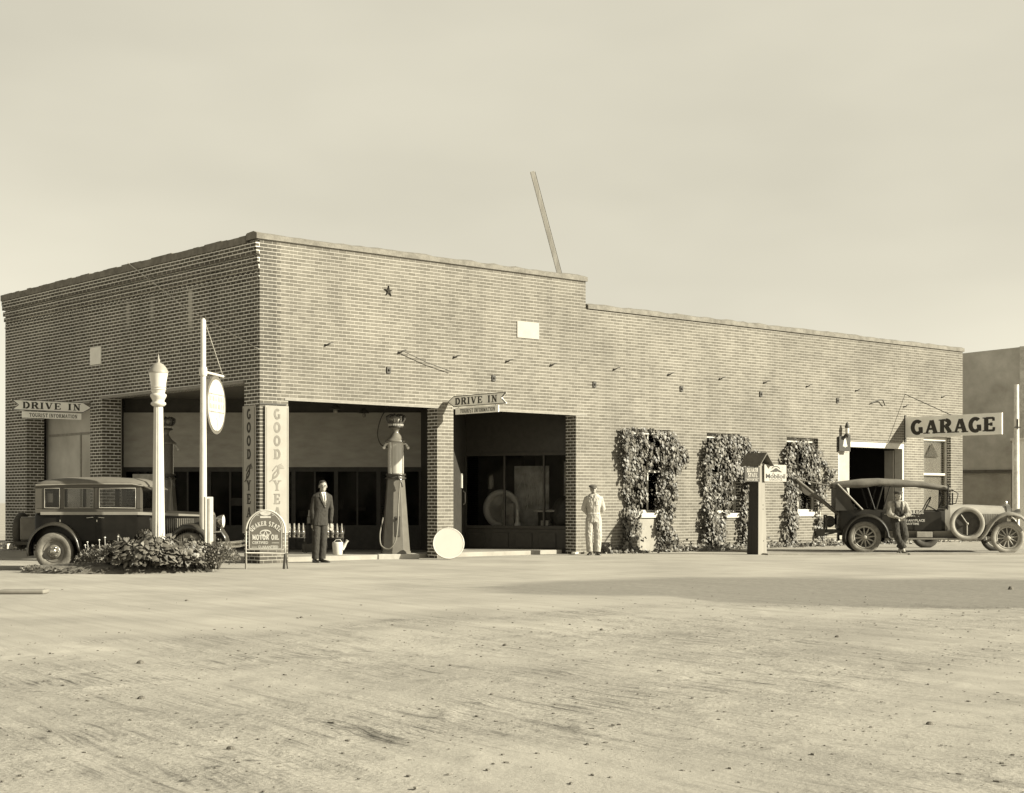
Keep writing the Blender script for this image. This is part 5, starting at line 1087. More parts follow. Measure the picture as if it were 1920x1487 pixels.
for x in (0, 3.43): spoke_wheel(T, x, 1.48, .40, 1, RUBD, 'wheel', 8)
Ms = Matrix.Translation((2.45, -.02, .74)) @ RX
w = MB(); tyre_mesh(.42, .058, Ms, w); w = w.build('spare_wheel', mat('tyre_pale', .28), T); mb = MB(); mb.lathe([(.306, -.03), (.306, .03), (.285, .03), (.275, -.02)], 36, Ms); mb.build('rim', RUBD, w)
mb = MB(); mb.tube([(0, 0, .02), (-.15, .22, .03)], .014, 6, Ms); mb.tube([(0, 0, -.02), (0, -.30, -.02)], .02, 6, Ms); mb.ball((0, 0, .03), .035, 8, Ms); mb.build('carrier_bracket', mat('spoke_pale', .32), w)
for y in (-.06, 1.62):
    rp = arcpts(.03, .38, .56, .58, 190, 5, 18); fender(rp + [(.66, .36)], .30, .30, y, TB, 'rear_fender', T, lip=.06)
    fp = [(2.70, .37), (2.78, .42), (2.86, .52), (2.95, .68), (3.06, .83), (3.20, .94), (3.38, 1.00), (3.56, 1.0), (3.74, .94), (3.88, .82), (3.97, .66)]
    fender(fp, .30, .30, y, TG, 'front_fender', T, lip=.07)
# doors, lettering
for x0_, x1_ in ((.42, .95), (1.20, 1.85)):
    mb = MB(); y_ = .062; mb.box((x0_, y_ - .004, .58), (x1_, y_ + .0, 1.03)); dr = mb.build('door', TB, T, bevel=.002)
    mb = MB(); mb.tube([(x0_ + .05, y_ - .004, .97), (x0_ + .05, y_ - .03, .97), (x0_ + .14, y_ - .03, .97)], .009, 6); mb.build('door_handle', CHR, dr)
mb = MB(); M_ = frame((0, .057, 0), (1, 0, 0))
slab_text(mb, 'GARAGE', .085, M_ @ Matrix.Translation((1.22, .98, 0)), wid=.95, thick=.24, thin=.15, gap=.03); sans_text(mb, 'AIR  NO.  -', .05, M_ @ Matrix.Translation((1.10, .905, 0)), width=.42, off=.02)
sans_text(mb, 'IN ANYPLACE', .06, M_ @ Matrix.Translation((1.20, .79, 0)), width=.50, off=.02); sans_text(mb, 'ANYTIME', .055, M_ @ Matrix.Translation((1.15, .71, 0)), width=.32, off=.02)
mb.build('lettering', mat('letter_cream', .62), T)
for y in (.30, 1.26):
    M_ = Matrix.Translation((3.72, y, .98)) @ Matrix.Rotation(math.radians(90), 4, 'Y'); mb = MB(); mb.lathe([(0, -.16), (.07, -.13), (.125, -.02), (.13, .04)], 24, M_); hl = mb.build('headlight', CHR, T); mb = MB(); mb.lathe([(.12, .038), (0, .06)], 24, M_); mb.build('lens', MATS['lens'], hl)
mb = MB(); mb.tube([(3.72, .30, .86), (3.70, .30, .72), (3.70, 1.26, .72), (3.72, 1.26, .86)], .018, 6); mb.build('lamp_bar', CHR, T)
# towing gear: jib, strut plate, rods, winch
mb = MB()
for y in (.58, .98): mb.tube([(-.45, y, .86), (-1.62, .78 + (y - .78) * .3, 1.84)], .040, 8)
mb.prism([(-.65, 1.0), (-1.55, 1.76), (-1.58, 1.62), (-1.40, 1.46), (-1.15, 1.36)], .75, .81, Matrix(((1, 0, 0, 0), (0, 0, 1, 0), (0, 1, 0, 0), (0, 0, 0, 1)))); jb = mb.build('jib', mat('jib_grey', .13, .6, .3, 7), T)
mb = MB(); mb.tube([(-1.66, .78, 1.86), (-.72, .70, 1.66)], .020, 6); mb.tube([(-1.66, .78, 1.86), (-.72, .86, 1.66)], .020, 6); mb.build('tie_rod', mat('rod', .22), T)
mb = MB(); mb.lathe([(.07, -.03), (.07, .03)], 16, Matrix.Translation((-1.64, .78, 1.80)) @ RX); mb.tube([(-1.64, .78, 1.74), (-1.62, .78, 1.45), (-1.55, .78, 1.40), (-1.53, .78, 1.45)], .012, 6); mb.build('pulley_hook', IRON, T)
mb = MB(); mb.lathe([(.10, -.2), (.10, .2)], 16, Matrix.Translation((-.78, .78, .78)) @ RX); mb.lathe([(.15, -.22), (.15, -.20)], 16, Matrix.Translation((-.78, .78, .78)) @ RX); mb.box((-1.0, .4, .50), (-.5, 1.16, .58)); mb.box((-.92, .42, .58), (-.88, .50, .95)); mb.box((-.92, 1.06, .58), (-.88, 1.14, .95)); mb.tube([(-.78, .5, .78), (-.78, .28, .78), (-.95, .28, .95), (-.95, .18, .95)], .014, 6); mb.tube([(-.7, .5, .5), (-1.15, .5, .42), (-1.2, .5, .55)], .02, 6); mb.build('winch', IRON, T)
mb = MB(); mb.box((-1.15, .30, .42), (-.95, .42, .60)); mb.build('tool_box', mat('toolbox', .06), T, bevel=.01)
# old tyre lying up against the wall side
p = atg(1735, 1029); mb = MB(); tyre_mesh(.38, .08, Matrix.Translation((0, 0, .36)) @ Matrix.Rotation(math.radians(78), 4, 'X'), mb); o = mb.build('old_tyre', RUBD); o.location = (p.x, p.y, .03); tag(o, 'dark old tyre standing beyond the running board of the tow car', 'tyre')
# ------------------------------------------------------------------ people
SKIN = mat('skin', .30, .6, .06, 20); HAIRM = mat('hair_dark', .03, .6, .3, 60); SHOE = mat('shoe_leather', .03, .35, .2, 20, coat=.3)
def fuse(mb, vox, name, m, par, smooth=6, wr=0):
    """voxel-fuse overlapping limbs into one continuous skin"""
    me = bpy.data.meshes.new('t'); me.from_pydata(mb.v, [], mb.f); ob = bpy.data.objects.new('t', me); col.objects.link(ob)
    r = ob.modifiers.new('r', 'REMESH'); r.mode = 'VOXEL'; r.voxel_size = vox; r.use_smooth_shade = True
    s = ob.modifiers.new('s', 'SMOOTH'); s.factor = .5; s.iterations = smooth
    bpy.context.view_layer.update(); dg = bpy.context.evaluated_depsgraph_get(); ev = ob.evaluated_get(dg); nm = bpy.data.meshes.new_from_object(ev, depsgraph=dg)
    bpy.data.objects.remove(ob); nm.name = name; nm.materials.clear(); nm.materials.append(m)
    nm.polygons.foreach_set('use_smooth', [True] * len(nm.polygons))
    if wr:
        ns = [v.normal.copy() for v in nm.vertices]
        for v, n_ in zip(nm.vertices, ns):
            c = v.co; q = Vector((c.x * 13 + c.z * 3, c.y * 11, c.z * 6 - c.x * 5)); f = mnoise.noise(q) + .6 * mnoise.noise(q * 2.3 + Vector((3, 1, 7)))
            v.co += n_ * (wr * (1 - 2 * abs(f)))
    o = bpy.data.objects.new(name, nm); col.objects.link(o); o.parent = par; return o
def limb(mb, pts, rs, seg=14):
    pts = [Vector(p) for p in pts]
    for i in range(len(pts) - 1):
        n = 5; P_ = [pts[i].lerp(pts[i + 1], k / n) for k in range(n + 1)]; R_ = [rs[i] + (rs[i + 1] - rs[i]) * k / n for k in range(n + 1)]
        mb.tube(P_, R_, seg)
    for p, r in zip(pts, rs): mb.ball(p, r, seg)
def esec(c, rx, ry, z, n=20, e=2.4):
    return [(c[0] + rx * math.copysign(abs(math.cos(2 * math.pi * k / n)) ** (2 / e), math.cos(2 * math.pi * k / n)), c[1] + ry * math.copysign(abs(math.sin(2 * math.pi * k / n)) ** (2 / e), math.sin(2 * math.pi * k / n)), z) for k in range(n)]
def hand(mb, w, d, s=1.0, side=1, curl=.25, palm_n=Vector((0, -1, 0))):
    """w wrist, d direction of the fingers; side +1/-1 gives the thumb side"""
    d = Vector(d).normalized(); sd_ = d.cross(palm_n).normalized() * side; pn = palm_n
    limb(mb, [w, w + d * .03 * s, w + d * .075 * s], [.024 * s, .028 * s, .028 * s], 10)
    limb(mb, [w + d * .02 * s + sd_ * .012 * s, w + d * .075 * s + sd_ * .022 * s], [.02 * s, .018 * s], 8); limb(mb, [w + d * .02 * s - sd_ * .012 * s, w + d * .072 * s - sd_ * .024 * s], [.02 * s, .016 * s], 8)
    for k, (off, L_) in enumerate(((.028, .068), (.010, .076), (-.009, .070), (-.027, .054))):
        b_ = w + d * .085 * s + sd_ * off * s; q1 = b_ + (d + pn * curl * .4) .normalized() * L_ * .5 * s; q2 = q1 + (d + pn * curl * 1.6).normalized() * L_ * .5 * s
        limb(mb, [b_, q1, q2], [.0095 * s, .0088 * s, .0075 * s], 8)
    tb = w + d * .025 * s + sd_ * .026 * s; limb(mb, [tb, tb + (d * .6 + sd_ * .8).normalized() * .035 * s, tb + (d * .9 + sd_ * .35).normalized() * .07 * s], [.013 * s, .011 * s, .0085 * s], 8)
def head(mb, c, yaw, s=1.0, tilt=0):
    """c = centre of the skull; face towards -y turned by yaw"""
    M = Matrix.Translation(c) @ Matrix.Rotation(yaw, 4, 'Z') @ Matrix.Rotation(tilt, 4, 'Y') @ Matrix.Diagonal((s, s, s, 1))
    mb.ball((0, .012, .03), (.077, .095, .088), 20, M); mb.ball((0, -.018, -.035), (.062, .070, .078), 18, M); mb.ball((0, -.045, -.082), (.034, .036, .028), 12, M)
    mb.ball((0, -.066, .018), (.048, .022, .014), 12, M)
    mb.tube([(0, -.078, .012), (0, -.098, -.018), (0, -.104, -.030)], [.008, .012, .014], 8, M); mb.ball((0, -.100, -.030), (.017, .013, .010), 8, M)
    mb.ball((0, -.086, -.060), (.024, .008, .006), 10, M); mb.ball((0, -.083, -.070), (.020, .009, .007), 10, M)
    for sx in (-1, 1): mb.ball((sx * .078, .012, -.008), (.010, .018, .032), 10, M); mb.ball((sx * .038, -.060, -.028), (.02, .018, .018), 10, M)
    return M
def face_bits(M, par, brow=HAIRM):
    for sx in (-1, 1):
        mb = MB(); mb.ball((sx * .029, -.0735, -.001), (.012, .007, .007), 10, M); mb.build('eye', mat('eye_white', .5, .3), par)
        mb = MB(); mb.ball((sx * .029, -.0795, -.001), (.0055, .0035, .0055), 8, M); mb.build('iris', mat('iris', .01), par)
        mb = MB(); mb.tube([(sx * .014, -.086, .018), (sx * .03, -.087, .022), (sx * .046, -.078, .018)], [.004, .005, .003], 6, M); mb.build('eyebrow', brow, par)
def drape(o, poly, par, name, m, dirn, off=.006, res=.006):
    """cloth piece of the given outline (x,z) laid over the front of mesh o"""
    bm = bmesh.new(); bm.from_mesh(o.data); bv = BVHTree.FromBMesh(bm); bm.free()
    xs = [p[0] for p in poly]; zs = [p[1] for p in poly]; nx = int((max(xs) - min(xs)) / res) + 1; nz_ = int((max(zs) - min(zs)) / res) + 1; vs = {}; V = []; Fs = []
    def ins(x, z):
        c = False; j = len(poly) - 1
        for i in range(len(poly)):
            if (poly[i][1] > z) != (poly[j][1] > z) and x < (poly[j][0] - poly[i][0]) * (z - poly[i][1]) / (poly[j][1] - poly[i][1]) + poly[i][0]: c = not c
            j = i
        return c
    d = Vector(dirn).normalized()
    def vert(i, k):
        if (i, k) in vs: return vs[(i, k)]
        x, z = min(xs) + i * res, min(zs) + k * res; hit, n_, _, _ = bv.ray_cast(Vector((x, 0, z)) - d * 1.0, d)
        if hit is None: vs[(i, k)] = None; return None
        V.append(tuple(hit - d * off)); vs[(i, k)] = len(V) - 1; return vs[(i, k)]
    for i in range(nx):
        for k in range(nz_):
            if ins(min(xs) + (i + .5) * res, min(zs) + (k + .5) * res):
                q = [vert(i, k), vert(i + 1, k), vert(i + 1, k + 1), vert(i, k + 1)]
                if None not in q: Fs.append(q)
    mb = MB(); mb.v = V; mb.f = [tuple(f) for f in Fs]; mb.m = [0] * len(Fs); mb.sm = [True] * len(Fs); return mb.build(name, m, par, solid=.004)

def wrinkle(mb, pts, rs, seg=14, amp=.006, seed=0):
    r = random.Random(seed); pts = [Vector(p) for p in pts]; P_, R_ = [], []
    for i in range(len(pts) - 1):
        n = 9
        for k in range(n + (i == len(pts) - 2)):
            P_.append(pts[i].lerp(pts[i + 1], k / n)); R_.append(rs[i] + (rs[i + 1] - rs[i]) * k / n + (r.random() - .5) * 2 * amp)
    mb.tube(P_, R_, seg)

# --- man in a dark suit
p = atg(598, 1055); K = .985
m1 = thing('person', 'bareheaded man in a dark buttoned suit and tie standing before the right bay', 'person', (p.x, p.y, 0), math.radians(24))
def V3(x, y, z): return Vector((x, y, z)) * K
mb = MB(); Mh = head(mb, V3(.085, -.01, 1.62), math.radians(-8), 1.04)
limb(mb, [V3(.075, .01, 1.50), V3(.085, 0, 1.58)], [.054, .052]); wL, wR = V3(-.115, -.02, .83), V3(.255, -.02, .83)
mb.loft([esec(V3(.02, 0, 0), .14, .09, .88 * K), esec(V3(.02, 0, 0), .145, .095, .98 * K), esec(V3(.05, 0, 0), .125, .085, 1.12 * K), esec(V3(.065, 0, 0), .150, .095, 1.30 * K), esec(V3(.07, 0, 0), .14, .08, 1.41 * K), esec(V3(.07, 0, 0), .07, .06, 1.50 * K)])
for a, e, w_ in ((V3(-.075, .0, 1.385), V3(-.140, .02, 1.13), wL), (V3(.215, .0, 1.385), V3(.278, .02, 1.13), wR)): limb(mb, [a, e, w_], [.043, .038, .026])
for h_, k_, f_ in ((V3(-.05, 0, .92), V3(-.065, -.01, .50), V3(-.075, .01, .09)), (V3(.09, 0, .92), V3(.085, -.01, .50), V3(.07, .01, .09))): limb(mb, [h_, k_, f_], [.075, .05, .034])
hand(mb, wL, (.02, -.1, -1), 1.0, 1, .3); hand(mb, wR, (0, -.1, -1), 1.0, -1, .3)
b1 = fuse(mb, .0062, 'body', SKIN, m1, 2)
face_bits(Mh, m1)
mb = MB(); mb.ball((0, .022, .045), (.083, .094, .082), 20, Mh); mb.ball((-.02, -.02, .096), (.062, .070, .026), 14, Mh)
hb = fuse(mb, .006, 'hair', HAIRM, m1, 3)
mb = MB()
for sx in (-1, 1): mb.tube([(sx * .029 + .019 * math.cos(a * .524), -.093, -.002 + .017 * math.sin(a * .524)) for a in range(12)], .0022, 5, Mh, closed=True); mb.tube([(sx * .048, -.092, .002), (sx * .08, .0, .004)], .0018, 4, Mh)
mb.tube([(-.01, -.094, 0), (.01, -.094, 0)], .002, 4, Mh); mb.build('spectacles', IRON, m1)
SUIT = mat('suit_wool', .032, .85, .3, 25, .2); SUIT2 = mat('suit_lapel', .05, .85, .2, 25)
mb = MB(); mb.loft([esec(V3(.02, 0, 0), .175, .118, .79 * K), esec(V3(.02, 0, 0), .172, .118, .88 * K), esec(V3(.03, 0, 0), .160, .110, .98 * K), esec(V3(.05, 0, 0), .150, .108, 1.12 * K), esec(V3(.062, 0, 0), .178, .122, 1.30 * K), esec(V3(.068, 0, 0), .196, .112, 1.41 * K), esec(V3(.07, 0.01, 0), .15, .09, 1.465 * K), esec(V3(.075, .012, 0), .068, .062, 1.51 * K)])
for sgn, a, e, w_ in ((-1, V3(-.09, .0, 1.395), V3(-.140, .02, 1.13), wL), (1, V3(.23, .0, 1.395), V3(.278, .02, 1.13), wR)): limb(mb, [a, e, w_ + V3(0, 0, .035)], [.058, .052, .042]); wrinkle(mb, [a, e, w_ + V3(0, 0, .03)], [.060, .054, .044], amp=.001, seed=sgn + 2)
jk = fuse(mb, .0075, 'jacket', SUIT, m1, 3, .0035)
mb = MB()
for sgn, h_, k_, f_ in ((-1, V3(-.055, 0, .90), V3(-.068, -.012, .50), V3(-.078, .01, .085)), (1, V3(.095, 0, .90), V3(.09, -.012, .50), V3(.072, .01, .085))): wrinkle(mb, [h_, k_, f_], [.098, .080, .072], amp=.001, seed=sgn + 9); limb(mb, [h_, k_], [.095, .077])
mb.loft([esec(V3(.02, 0, 0), .155, .105, .84 * K), esec(V3(.02, 0, 0), .155, .105, .98 * K)])
tr = fuse(mb, .0075, 'trousers', SUIT, m1, 3, .004)
SHIRT = mat('shirt_cotton', .55, .8, .06, 20)
shx, shz = .085 * K, 1.0
drape(jk, [(.025 * K, 1.50 * K), (.135 * K, 1.50 * K), (.130 * K, 1.36 * K), (.108 * K, 1.17 * K), (.05 * K, 1.33 * K)], m1, 'shirt', SHIRT, (0, 1, 0), .004)
drape(jk, [(.072 * K, 1.475 * K), (.094 * K, 1.475 * K), (.092 * K, 1.44 * K), (.106 * K, 1.30 * K), (.108 * K, 1.19 * K), (.082 * K, 1.30 * K), (.077 * K, 1.44 * K)], m1, 'tie', mat('tie_silk', .12, .6, .4, 60), (0, 1, 0), .010)
for pts_ in ([(-.01, 1.475), (.03, 1.485), (.056, 1.33), (.112, 1.16), (.09, 1.165), (.01, 1.33), (-.02, 1.40), (.0, 1.41)], [(.17, 1.47), (.135, 1.485), (.134, 1.36), (.112, 1.16), (.135, 1.20), (.172, 1.36), (.195, 1.41), (.17, 1.42)]):
    drape(jk, [(x * K, z * K) for x, z in pts_], m1, 'lapel', SUIT2, (0, 1, 0), .013, .005)
for z in (1.10, 1.00): mb = MB(); mb.ball(V3(.112, -.118, z), .008, 8); mb.build('button', RUBD, m1)
mb = MB()
for sx in (-1, 1): mb.tube([V3(.05 + sx * .0 + .0, -.04, 1.50)] * 1 + [V3(.05, -.05, 1.505), V3(.05 + sx * .03, -.045, 1.49)], .006, 5) if False else None
def shoe(mb, x, y, rz, L_=.28):
    M = Matrix.Translation((x, y, 0)) @ Matrix.Rotation(rz, 4, 'Z'); secs = []
    for yy, w_, h_ in ((.085, .030, .06), (.07, .036, .085), (.02, .038, .09), (-.04, .040, .065), (-.10, .047, .05), (-.155, .044, .042), (-.185, .028, .03), (-.19, .010, .02)):
        secs.append([(-w_, yy, 0), (w_, yy, 0), (w_ * .95, yy, h_ * .6), (w_ * .55, yy, h_), (-w_ * .55, yy, h_), (-w_ * .95, yy, h_ * .6)])
    mb.loft(secs, M=M, smooth=True); return mb
mb = MB(); shoe(mb, -.078 * K, .01, math.radians(12)); mb.build('shoe', SHOE, m1, bevel=.006); mb = MB(); shoe(mb, .075 * K, .01, math.radians(38)); mb.build('shoe', SHOE, m1, bevel=.006)

# --- man in pale coveralls and a flat cap, hands behind his back
p = atg(1113, 1041); K = .985
m2 = thing('person', 'man in pale coveralls and flat cap standing against the sunlit wall', 'person', (p.x, p.y, 0), 0)
mb = MB(); Mh = head(mb, V3(.0, -.01, 1.60), math.radians(6), .98); limb(mb, [V3(0, .01, 1.48), V3(0, 0, 1.56)], [.055, .052])
mb.loft([esec(V3(.0, 0, 0), .145, .095, .88 * K), esec(V3(.0, 0, 0), .13, .085, 1.10 * K), esec(V3(0, 0, 0), .150, .095, 1.28 * K), esec(V3(0, 0, 0), .14, .08, 1.39 * K), esec(V3(0, 0, 0), .065, .055, 1.46 * K)])
for sgn in (-1, 1):
    limb(mb, [V3(sgn * .15, .01, 1.365), V3(sgn * .235, .09, 1.13), V3(sgn * .09, .155, .98)], [.05, .040, .027]); hand(mb, V3(sgn * .09, .155, .98), (-sgn * 1, .15, -.35), .95, sgn, .5, Vector((0, 1, 0)))
    limb(mb, [V3(sgn * .085, 0, .92), V3(sgn * .10, -.012, .50), V3(sgn * .085, .01, .09)], [.075, .05, .034])
fuse(mb, .0065, 'body', SKIN, m2, 2); face_bits(Mh, m2)
mb = MB(); mb.ball((0, .035, .02), (.083, .085, .080), 16, Mh); fuse(mb, .007, 'hair', HAIRM, m2, 2)
CAP = mat('cap_tweed', .10, .85, .3, 40); mb = MB(); mb.ball((-.01, .01, .082), (.104, .128, .034), 20, Mh @ Matrix.Rotation(.16, 4, 'X') @ Matrix.Rotation(-.14, 4, 'Y')); mb.ball((0, .02, .06), (.088, .098, .045), 18, Mh); mb.ball((0, -.095, .056), (.066, .050, .009), 16, Mh @ Matrix.Rotation(.2, 4, 'X')); fuse(mb, .006, 'cap', CAP, m2, 2)
COV = mat('coverall_cotton', .38, .9, .16, 9, .25)
mb = MB(); mb.loft([esec(V3(0, 0, 0), .172, .118, .80 * K), esec(V3(0, 0, 0), .168, .118, .92 * K), esec(V3(0, 0, 0), .148, .108, 1.04 * K), esec(V3(0, 0, 0), .168, .122, 1.18 * K), esec(V3(0, 0, 0), .182, .125, 1.30 * K), esec(V3(0, 0, 0), .19, .108, 1.40 * K), esec(V3(0, .01, 0), .14, .088, 1.445 * K), esec(V3(0, .012, 0), .07, .066, 1.50 * K)])
for sgn in (-1, 1):
    a, e, w_ = V3(sgn * .165, .01, 1.375), V3(sgn * .235, .09, 1.13), V3(sgn * .12, .15, 1.0); limb(mb, [a, e, w_], [.062, .058, .05]); wrinkle(mb, [a, e, w_], [.064, .061, .053], amp=.0015, seed=sgn + 20)
    h_, k_, f_ = V3(sgn * .088, 0, .88), V3(sgn * .108, -.012, .50), V3(sgn * .088, .01, .09); wrinkle(mb, [h_, k_, f_], [.102, .090, .078], amp=.0015, seed=sgn + 30); limb(mb, [h_, k_], [.098, .088])
cv = fuse(mb, .0078, 'coverall', COV, m2, 3, .007)
drape(cv, [(-.075, 1.47), (-.012, 1.44), (-.02, 1.37), (-.09, 1.41)], m2, 'collar', COV, (0, 1, 0), .012); drape(cv, [(.075, 1.47), (.012, 1.44), (.02, 1.37), (.09, 1.41)], m2, 'collar', COV, (0, 1, 0), .012)
drape(cv, [(-.006, .90), (.006, .90), (.006, 1.40), (-.006, 1.40)], m2, 'placket', mat('placket', .36), (0, 1, 0), .006, .004)
drape(cv, [(-.145, .98), (.145, .98), (.145, 1.015), (-.145, 1.015)], m2, 'belt', mat('coverall_belt', .44), (0, 1, 0), .006)
for sgn in (-1, 1): drape(cv, [(sgn * .04, 1.19), (sgn * .115, 1.19), (sgn * .115, 1.29), (sgn * .04, 1.29)], m2, 'pocket', mat('coverall_belt', .44), (0, 1, 0), .006); mb = MB(); shoe(mb, sgn * .09, .01, math.radians(sgn * 14)); mb.build('shoe', SHOE, m2, bevel=.006)

# --- mechanic leaning on the tow car
p = atg(1690, 1040); K = .95
m3 = thing('person', 'mechanic in dark overalls and cap leaning on the tow car with ankles crossed', 'person', (p.x, p.y, 0), math.radians(-3))
mb = MB(); Mh = head(mb, V3(-.06, .11, 1.50), math.radians(18), .98); limb(mb, [V3(-.07, .14, 1.37), V3(-.06, .12, 1.46)], [.055, .052])
tor = lambda dz: [esec(V3(-.04, .20, 0), .16 + dz, .10 + dz, .84 * K), esec(V3(-.05, .19, 0), .14 + dz, .095 + dz, 1.0 * K), esec(V3(-.06, .16, 0), .16 + dz, .105 + dz, 1.18 * K), esec(V3(-.07, .15, 0), .168 + dz, .095 + dz, 1.31 * K), esec(V3(-.07, .15, 0), .07 + dz, .062 + dz, 1.38 * K)]
mb.loft(tor(0))
arms = [(V3(-.24, .15, 1.30), V3(-.29, .08, 1.03), V3(-.07, -.02, .93), 1), (V3(.10, .14, 1.30), V3(.20, .07, 1.04), V3(.04, -.03, .95), -1)]
for a, e, w_, sd_ in arms: limb(mb, [a, e, w_], [.052, .042, .028])
hand(mb, arms[0][2], (.85, -.25, -.25), .95, 1, .5, Vector((0, -1, -.2)).normalized()); hand(mb, arms[1][2], (-.8, -.1, -.55), .95, -1, .6, Vector((0, -1, 0)))
legs = [(V3(-.11, .18, .84), V3(-.10, .03, .47), V3(.06, -.02, .09)), (V3(.04, .18, .84), V3(.10, .02, .47), V3(-.04, .06, .09))]
for h_, k_, f_ in legs: limb(mb, [h_, k_, f_], [.078, .052, .036])
fuse(mb, .0068, 'body', mat('skin_tan', .30, .6, .08, 20), m3, 2); face_bits(Mh, m3)
mb = MB(); mb.ball((0, .035, .02), (.083, .085, .080), 16, Mh); fuse(mb, .007, 'hair', HAIRM, m3, 2)
mb = MB(); mb.ball((.01, .01, .078), (.112, .12, .040), 20, Mh); mb.ball((0, .02, .06), (.09, .10, .045), 18, Mh); mb.ball((0, -.09, .052), (.070, .055, .010), 16, Mh); fuse(mb, .006, 'cap', mat('cap_dark', .05, .8, .3, 30), m3, 2)
mb = MB(); mb.loft(tor(.022))
for q, (a, e, w_, sd_) in enumerate(arms): e2 = e.lerp(w_, .55); limb(mb, [a, e, e2], [.066, .060, .05]); wrinkle(mb, [a, e, e2], [.07, .064, .052], amp=.0015, seed=50 + q)
sh3 = fuse(mb, .0080, 'shirt', mat('work_shirt', .26, .9, .5, 7, .2), m3, 3, .006)
mb = MB(); mb.loft([esec(V3(-.035, .20, 0), .19, .128, .78 * K), esec(V3(-.04, .20, 0), .185, .128, .90 * K), esec(V3(-.05, .19, 0), .17, .124, 1.02 * K)])
for q, (h_, k_, f_) in enumerate(legs): wrinkle(mb, [h_, k_, f_ + V3(0, 0, .07)], [.108, .09, .078], amp=.0015, seed=60 + q); limb(mb, [h_, k_], [.10, .085])
OVR = mat('overall_denim', .035, .9, .3, 12, .2); fuse(mb, .0080, 'overalls', OVR, m3, 3, .006)
drape(sh3, [(-.16, 1.0 * K), (.05, 1.0 * K), (.035, 1.20 * K), (-.145, 1.20 * K)], m3, 'bib', OVR, (0, 1, 0), .012)
for x0_, x1_ in ((-.15, -.12), (.01, .04)): drape(sh3, [(x0_, 1.19 * K), (x1_, 1.19 * K), (x1_ - .0, 1.36 * K), (x0_, 1.36 * K)], m3, 'strap', OVR, (0, 1, 0), .010)
mb = MB(); shoe(mb, .075, -.02, math.radians(35)); mb.build('shoe', mat('boot_dusty', .12, .8, .4, 12), m3, bevel=.006); mb = MB(); shoe(mb, -.045, .06, math.radians(-30)); mb.build('shoe', mat('boot_dusty', .12), m3, bevel=.006)

# ------------------------------------------------------------------ vines
VL = leaf_mat('vine_leaf', .10); STEMM = mat('vine_stem', .10, .9, .3, 20); BL_ = leaf_mat('shrub_leaf', .12); WEED = leaf_mat('weed_leaf', .11)
LEAF = [(0, 0), (.32, -.18), (.52, .10), (.46, .45), (.22, .80), (0, 1.05), (-.22, .80), (-.46, .45), (-.52, .10), (-.32, -.18)]
def leaf(mb, p, s, down, out, r, mi=0, fold=.25):
    yv = (Vector(down) + Vector((r.gauss(0, .3), r.gauss(0, .3), r.gauss(0, .3)))).normalized(); n = (Vector(out) + Vector((r.gauss(0, .42), r.gauss(0, .3), r.gauss(0, .42)))).normalized(); xv = yv.cross(n).normalized(); n = xv.cross(yv)
    vs = [p + xv * x * s + yv * y * s + n * (-abs(x) * fold * s - .12 * s * y * y) for x, y in LEAF] + [p + yv * .4 * s]
    L_ = len(LEAF); mb.add(vs, [(i, (i + 1) % L_, L_) for i in range(L_)], None, mi, True)
def inpoly(x, y, poly):
    c = False; j = len(poly) - 1
    for i in range(len(poly)):
        if (poly[i][1] > y) != (poly[j][1] > y) and x < (poly[j][0] - poly[i][0]) * (y - poly[i][1]) / (poly[j][1] - poly[i][1]) + poly[i][0]: c = not c
        j = i
    return c
def vine(label, polys, holes, n, s, seed, roots, depth=.24):
    r = random.Random(seed); P_ = [[fac(u, v) for u, v in q] for q in polys]; Hh = [[fac(u, v) for u, v in q] for q in holes]
    t_ = thing('climbing_vine', label, 'vine', L2W(P_[0][0][0], 0, 0), BANG, 'climbing vines round the side-wall windows'); x0 = P_[0][0][0]
    mb = MB(); cnt = 0; allp = [q for p_ in P_ for q in p_]; xa, xb = min(q[0] for q in allp), max(q[0] for q in allp); za, zb = min(q[1] for q in allp), max(q[1] for q in allp); tries = 0
    while cnt < n and tries < n * 30:
        tries += 1; x = xa + (xb - xa) * r.random(); z = za + (zb - za) * r.random(); jx, jz = x + r.gauss(0, .055), z + r.gauss(0, .055)
        if not any(inpoly(jx, jz, q) for q in P_) or any(inpoly(x, z, q) for q in Hh): continue
        if mnoise.noise(Vector((x * 2.6, z * 2.6, seed))) < -.30: continue
        thk = depth * (.55 + .8 * (mnoise.noise(Vector((x * 1.7, z * 1.7, seed + 5))) + .3)); thk = max(thk, .06)
        y = -.02 - thk * r.random() ** .7
        leaf(mb, Vector((x - x0, y, z)), s * (.6 + .75 * r.random()), (0, -.15, -1), (.25, -1, .45), r); cnt += 1
    mb.build('foliage', VL, t_)
    mb = MB()
    for (u0, v0), (u1, v1) in roots:
        a, b_ = fac(u0, v0), fac(u1, v1)
        for k in range(2):
            ph = r.random() * 6; mb.tube([(a[0] - x0 + (b_[0] - a[0]) * q / 10 + .05 * math.sin(q * 1.3 + ph), -.04 - .02 * math.sin(q + ph), max(a[1], 0) + (b_[1] - max(a[1], 0)) * q / 10) for q in range(11)], [.020 - .0014 * q for q in range(11)], 6)
    mb.build('stem', STEMM, t_)
vine('broad leafy vine arching round the window nearest the drive-in bays', [[(1158, 822), (1166, 800), (1205, 806), (1240, 806), (1262, 818), (1280, 840), (1283, 868), (1268, 880), (1262, 900), (1258, 960), (1256, 1000), (1265, 1036), (1232, 1038), (1232, 1000), (1226, 960), (1224, 915), (1240, 880), (1230, 868), (1205, 872), (1200, 900), (1194, 960), (1196, 1036), (1160, 1038), (1166, 980), (1168, 900), (1160, 862)]], [], 3300, .074, 1, [((1180, 1036), (1175, 830)), ((1245, 1036), (1238, 850))])
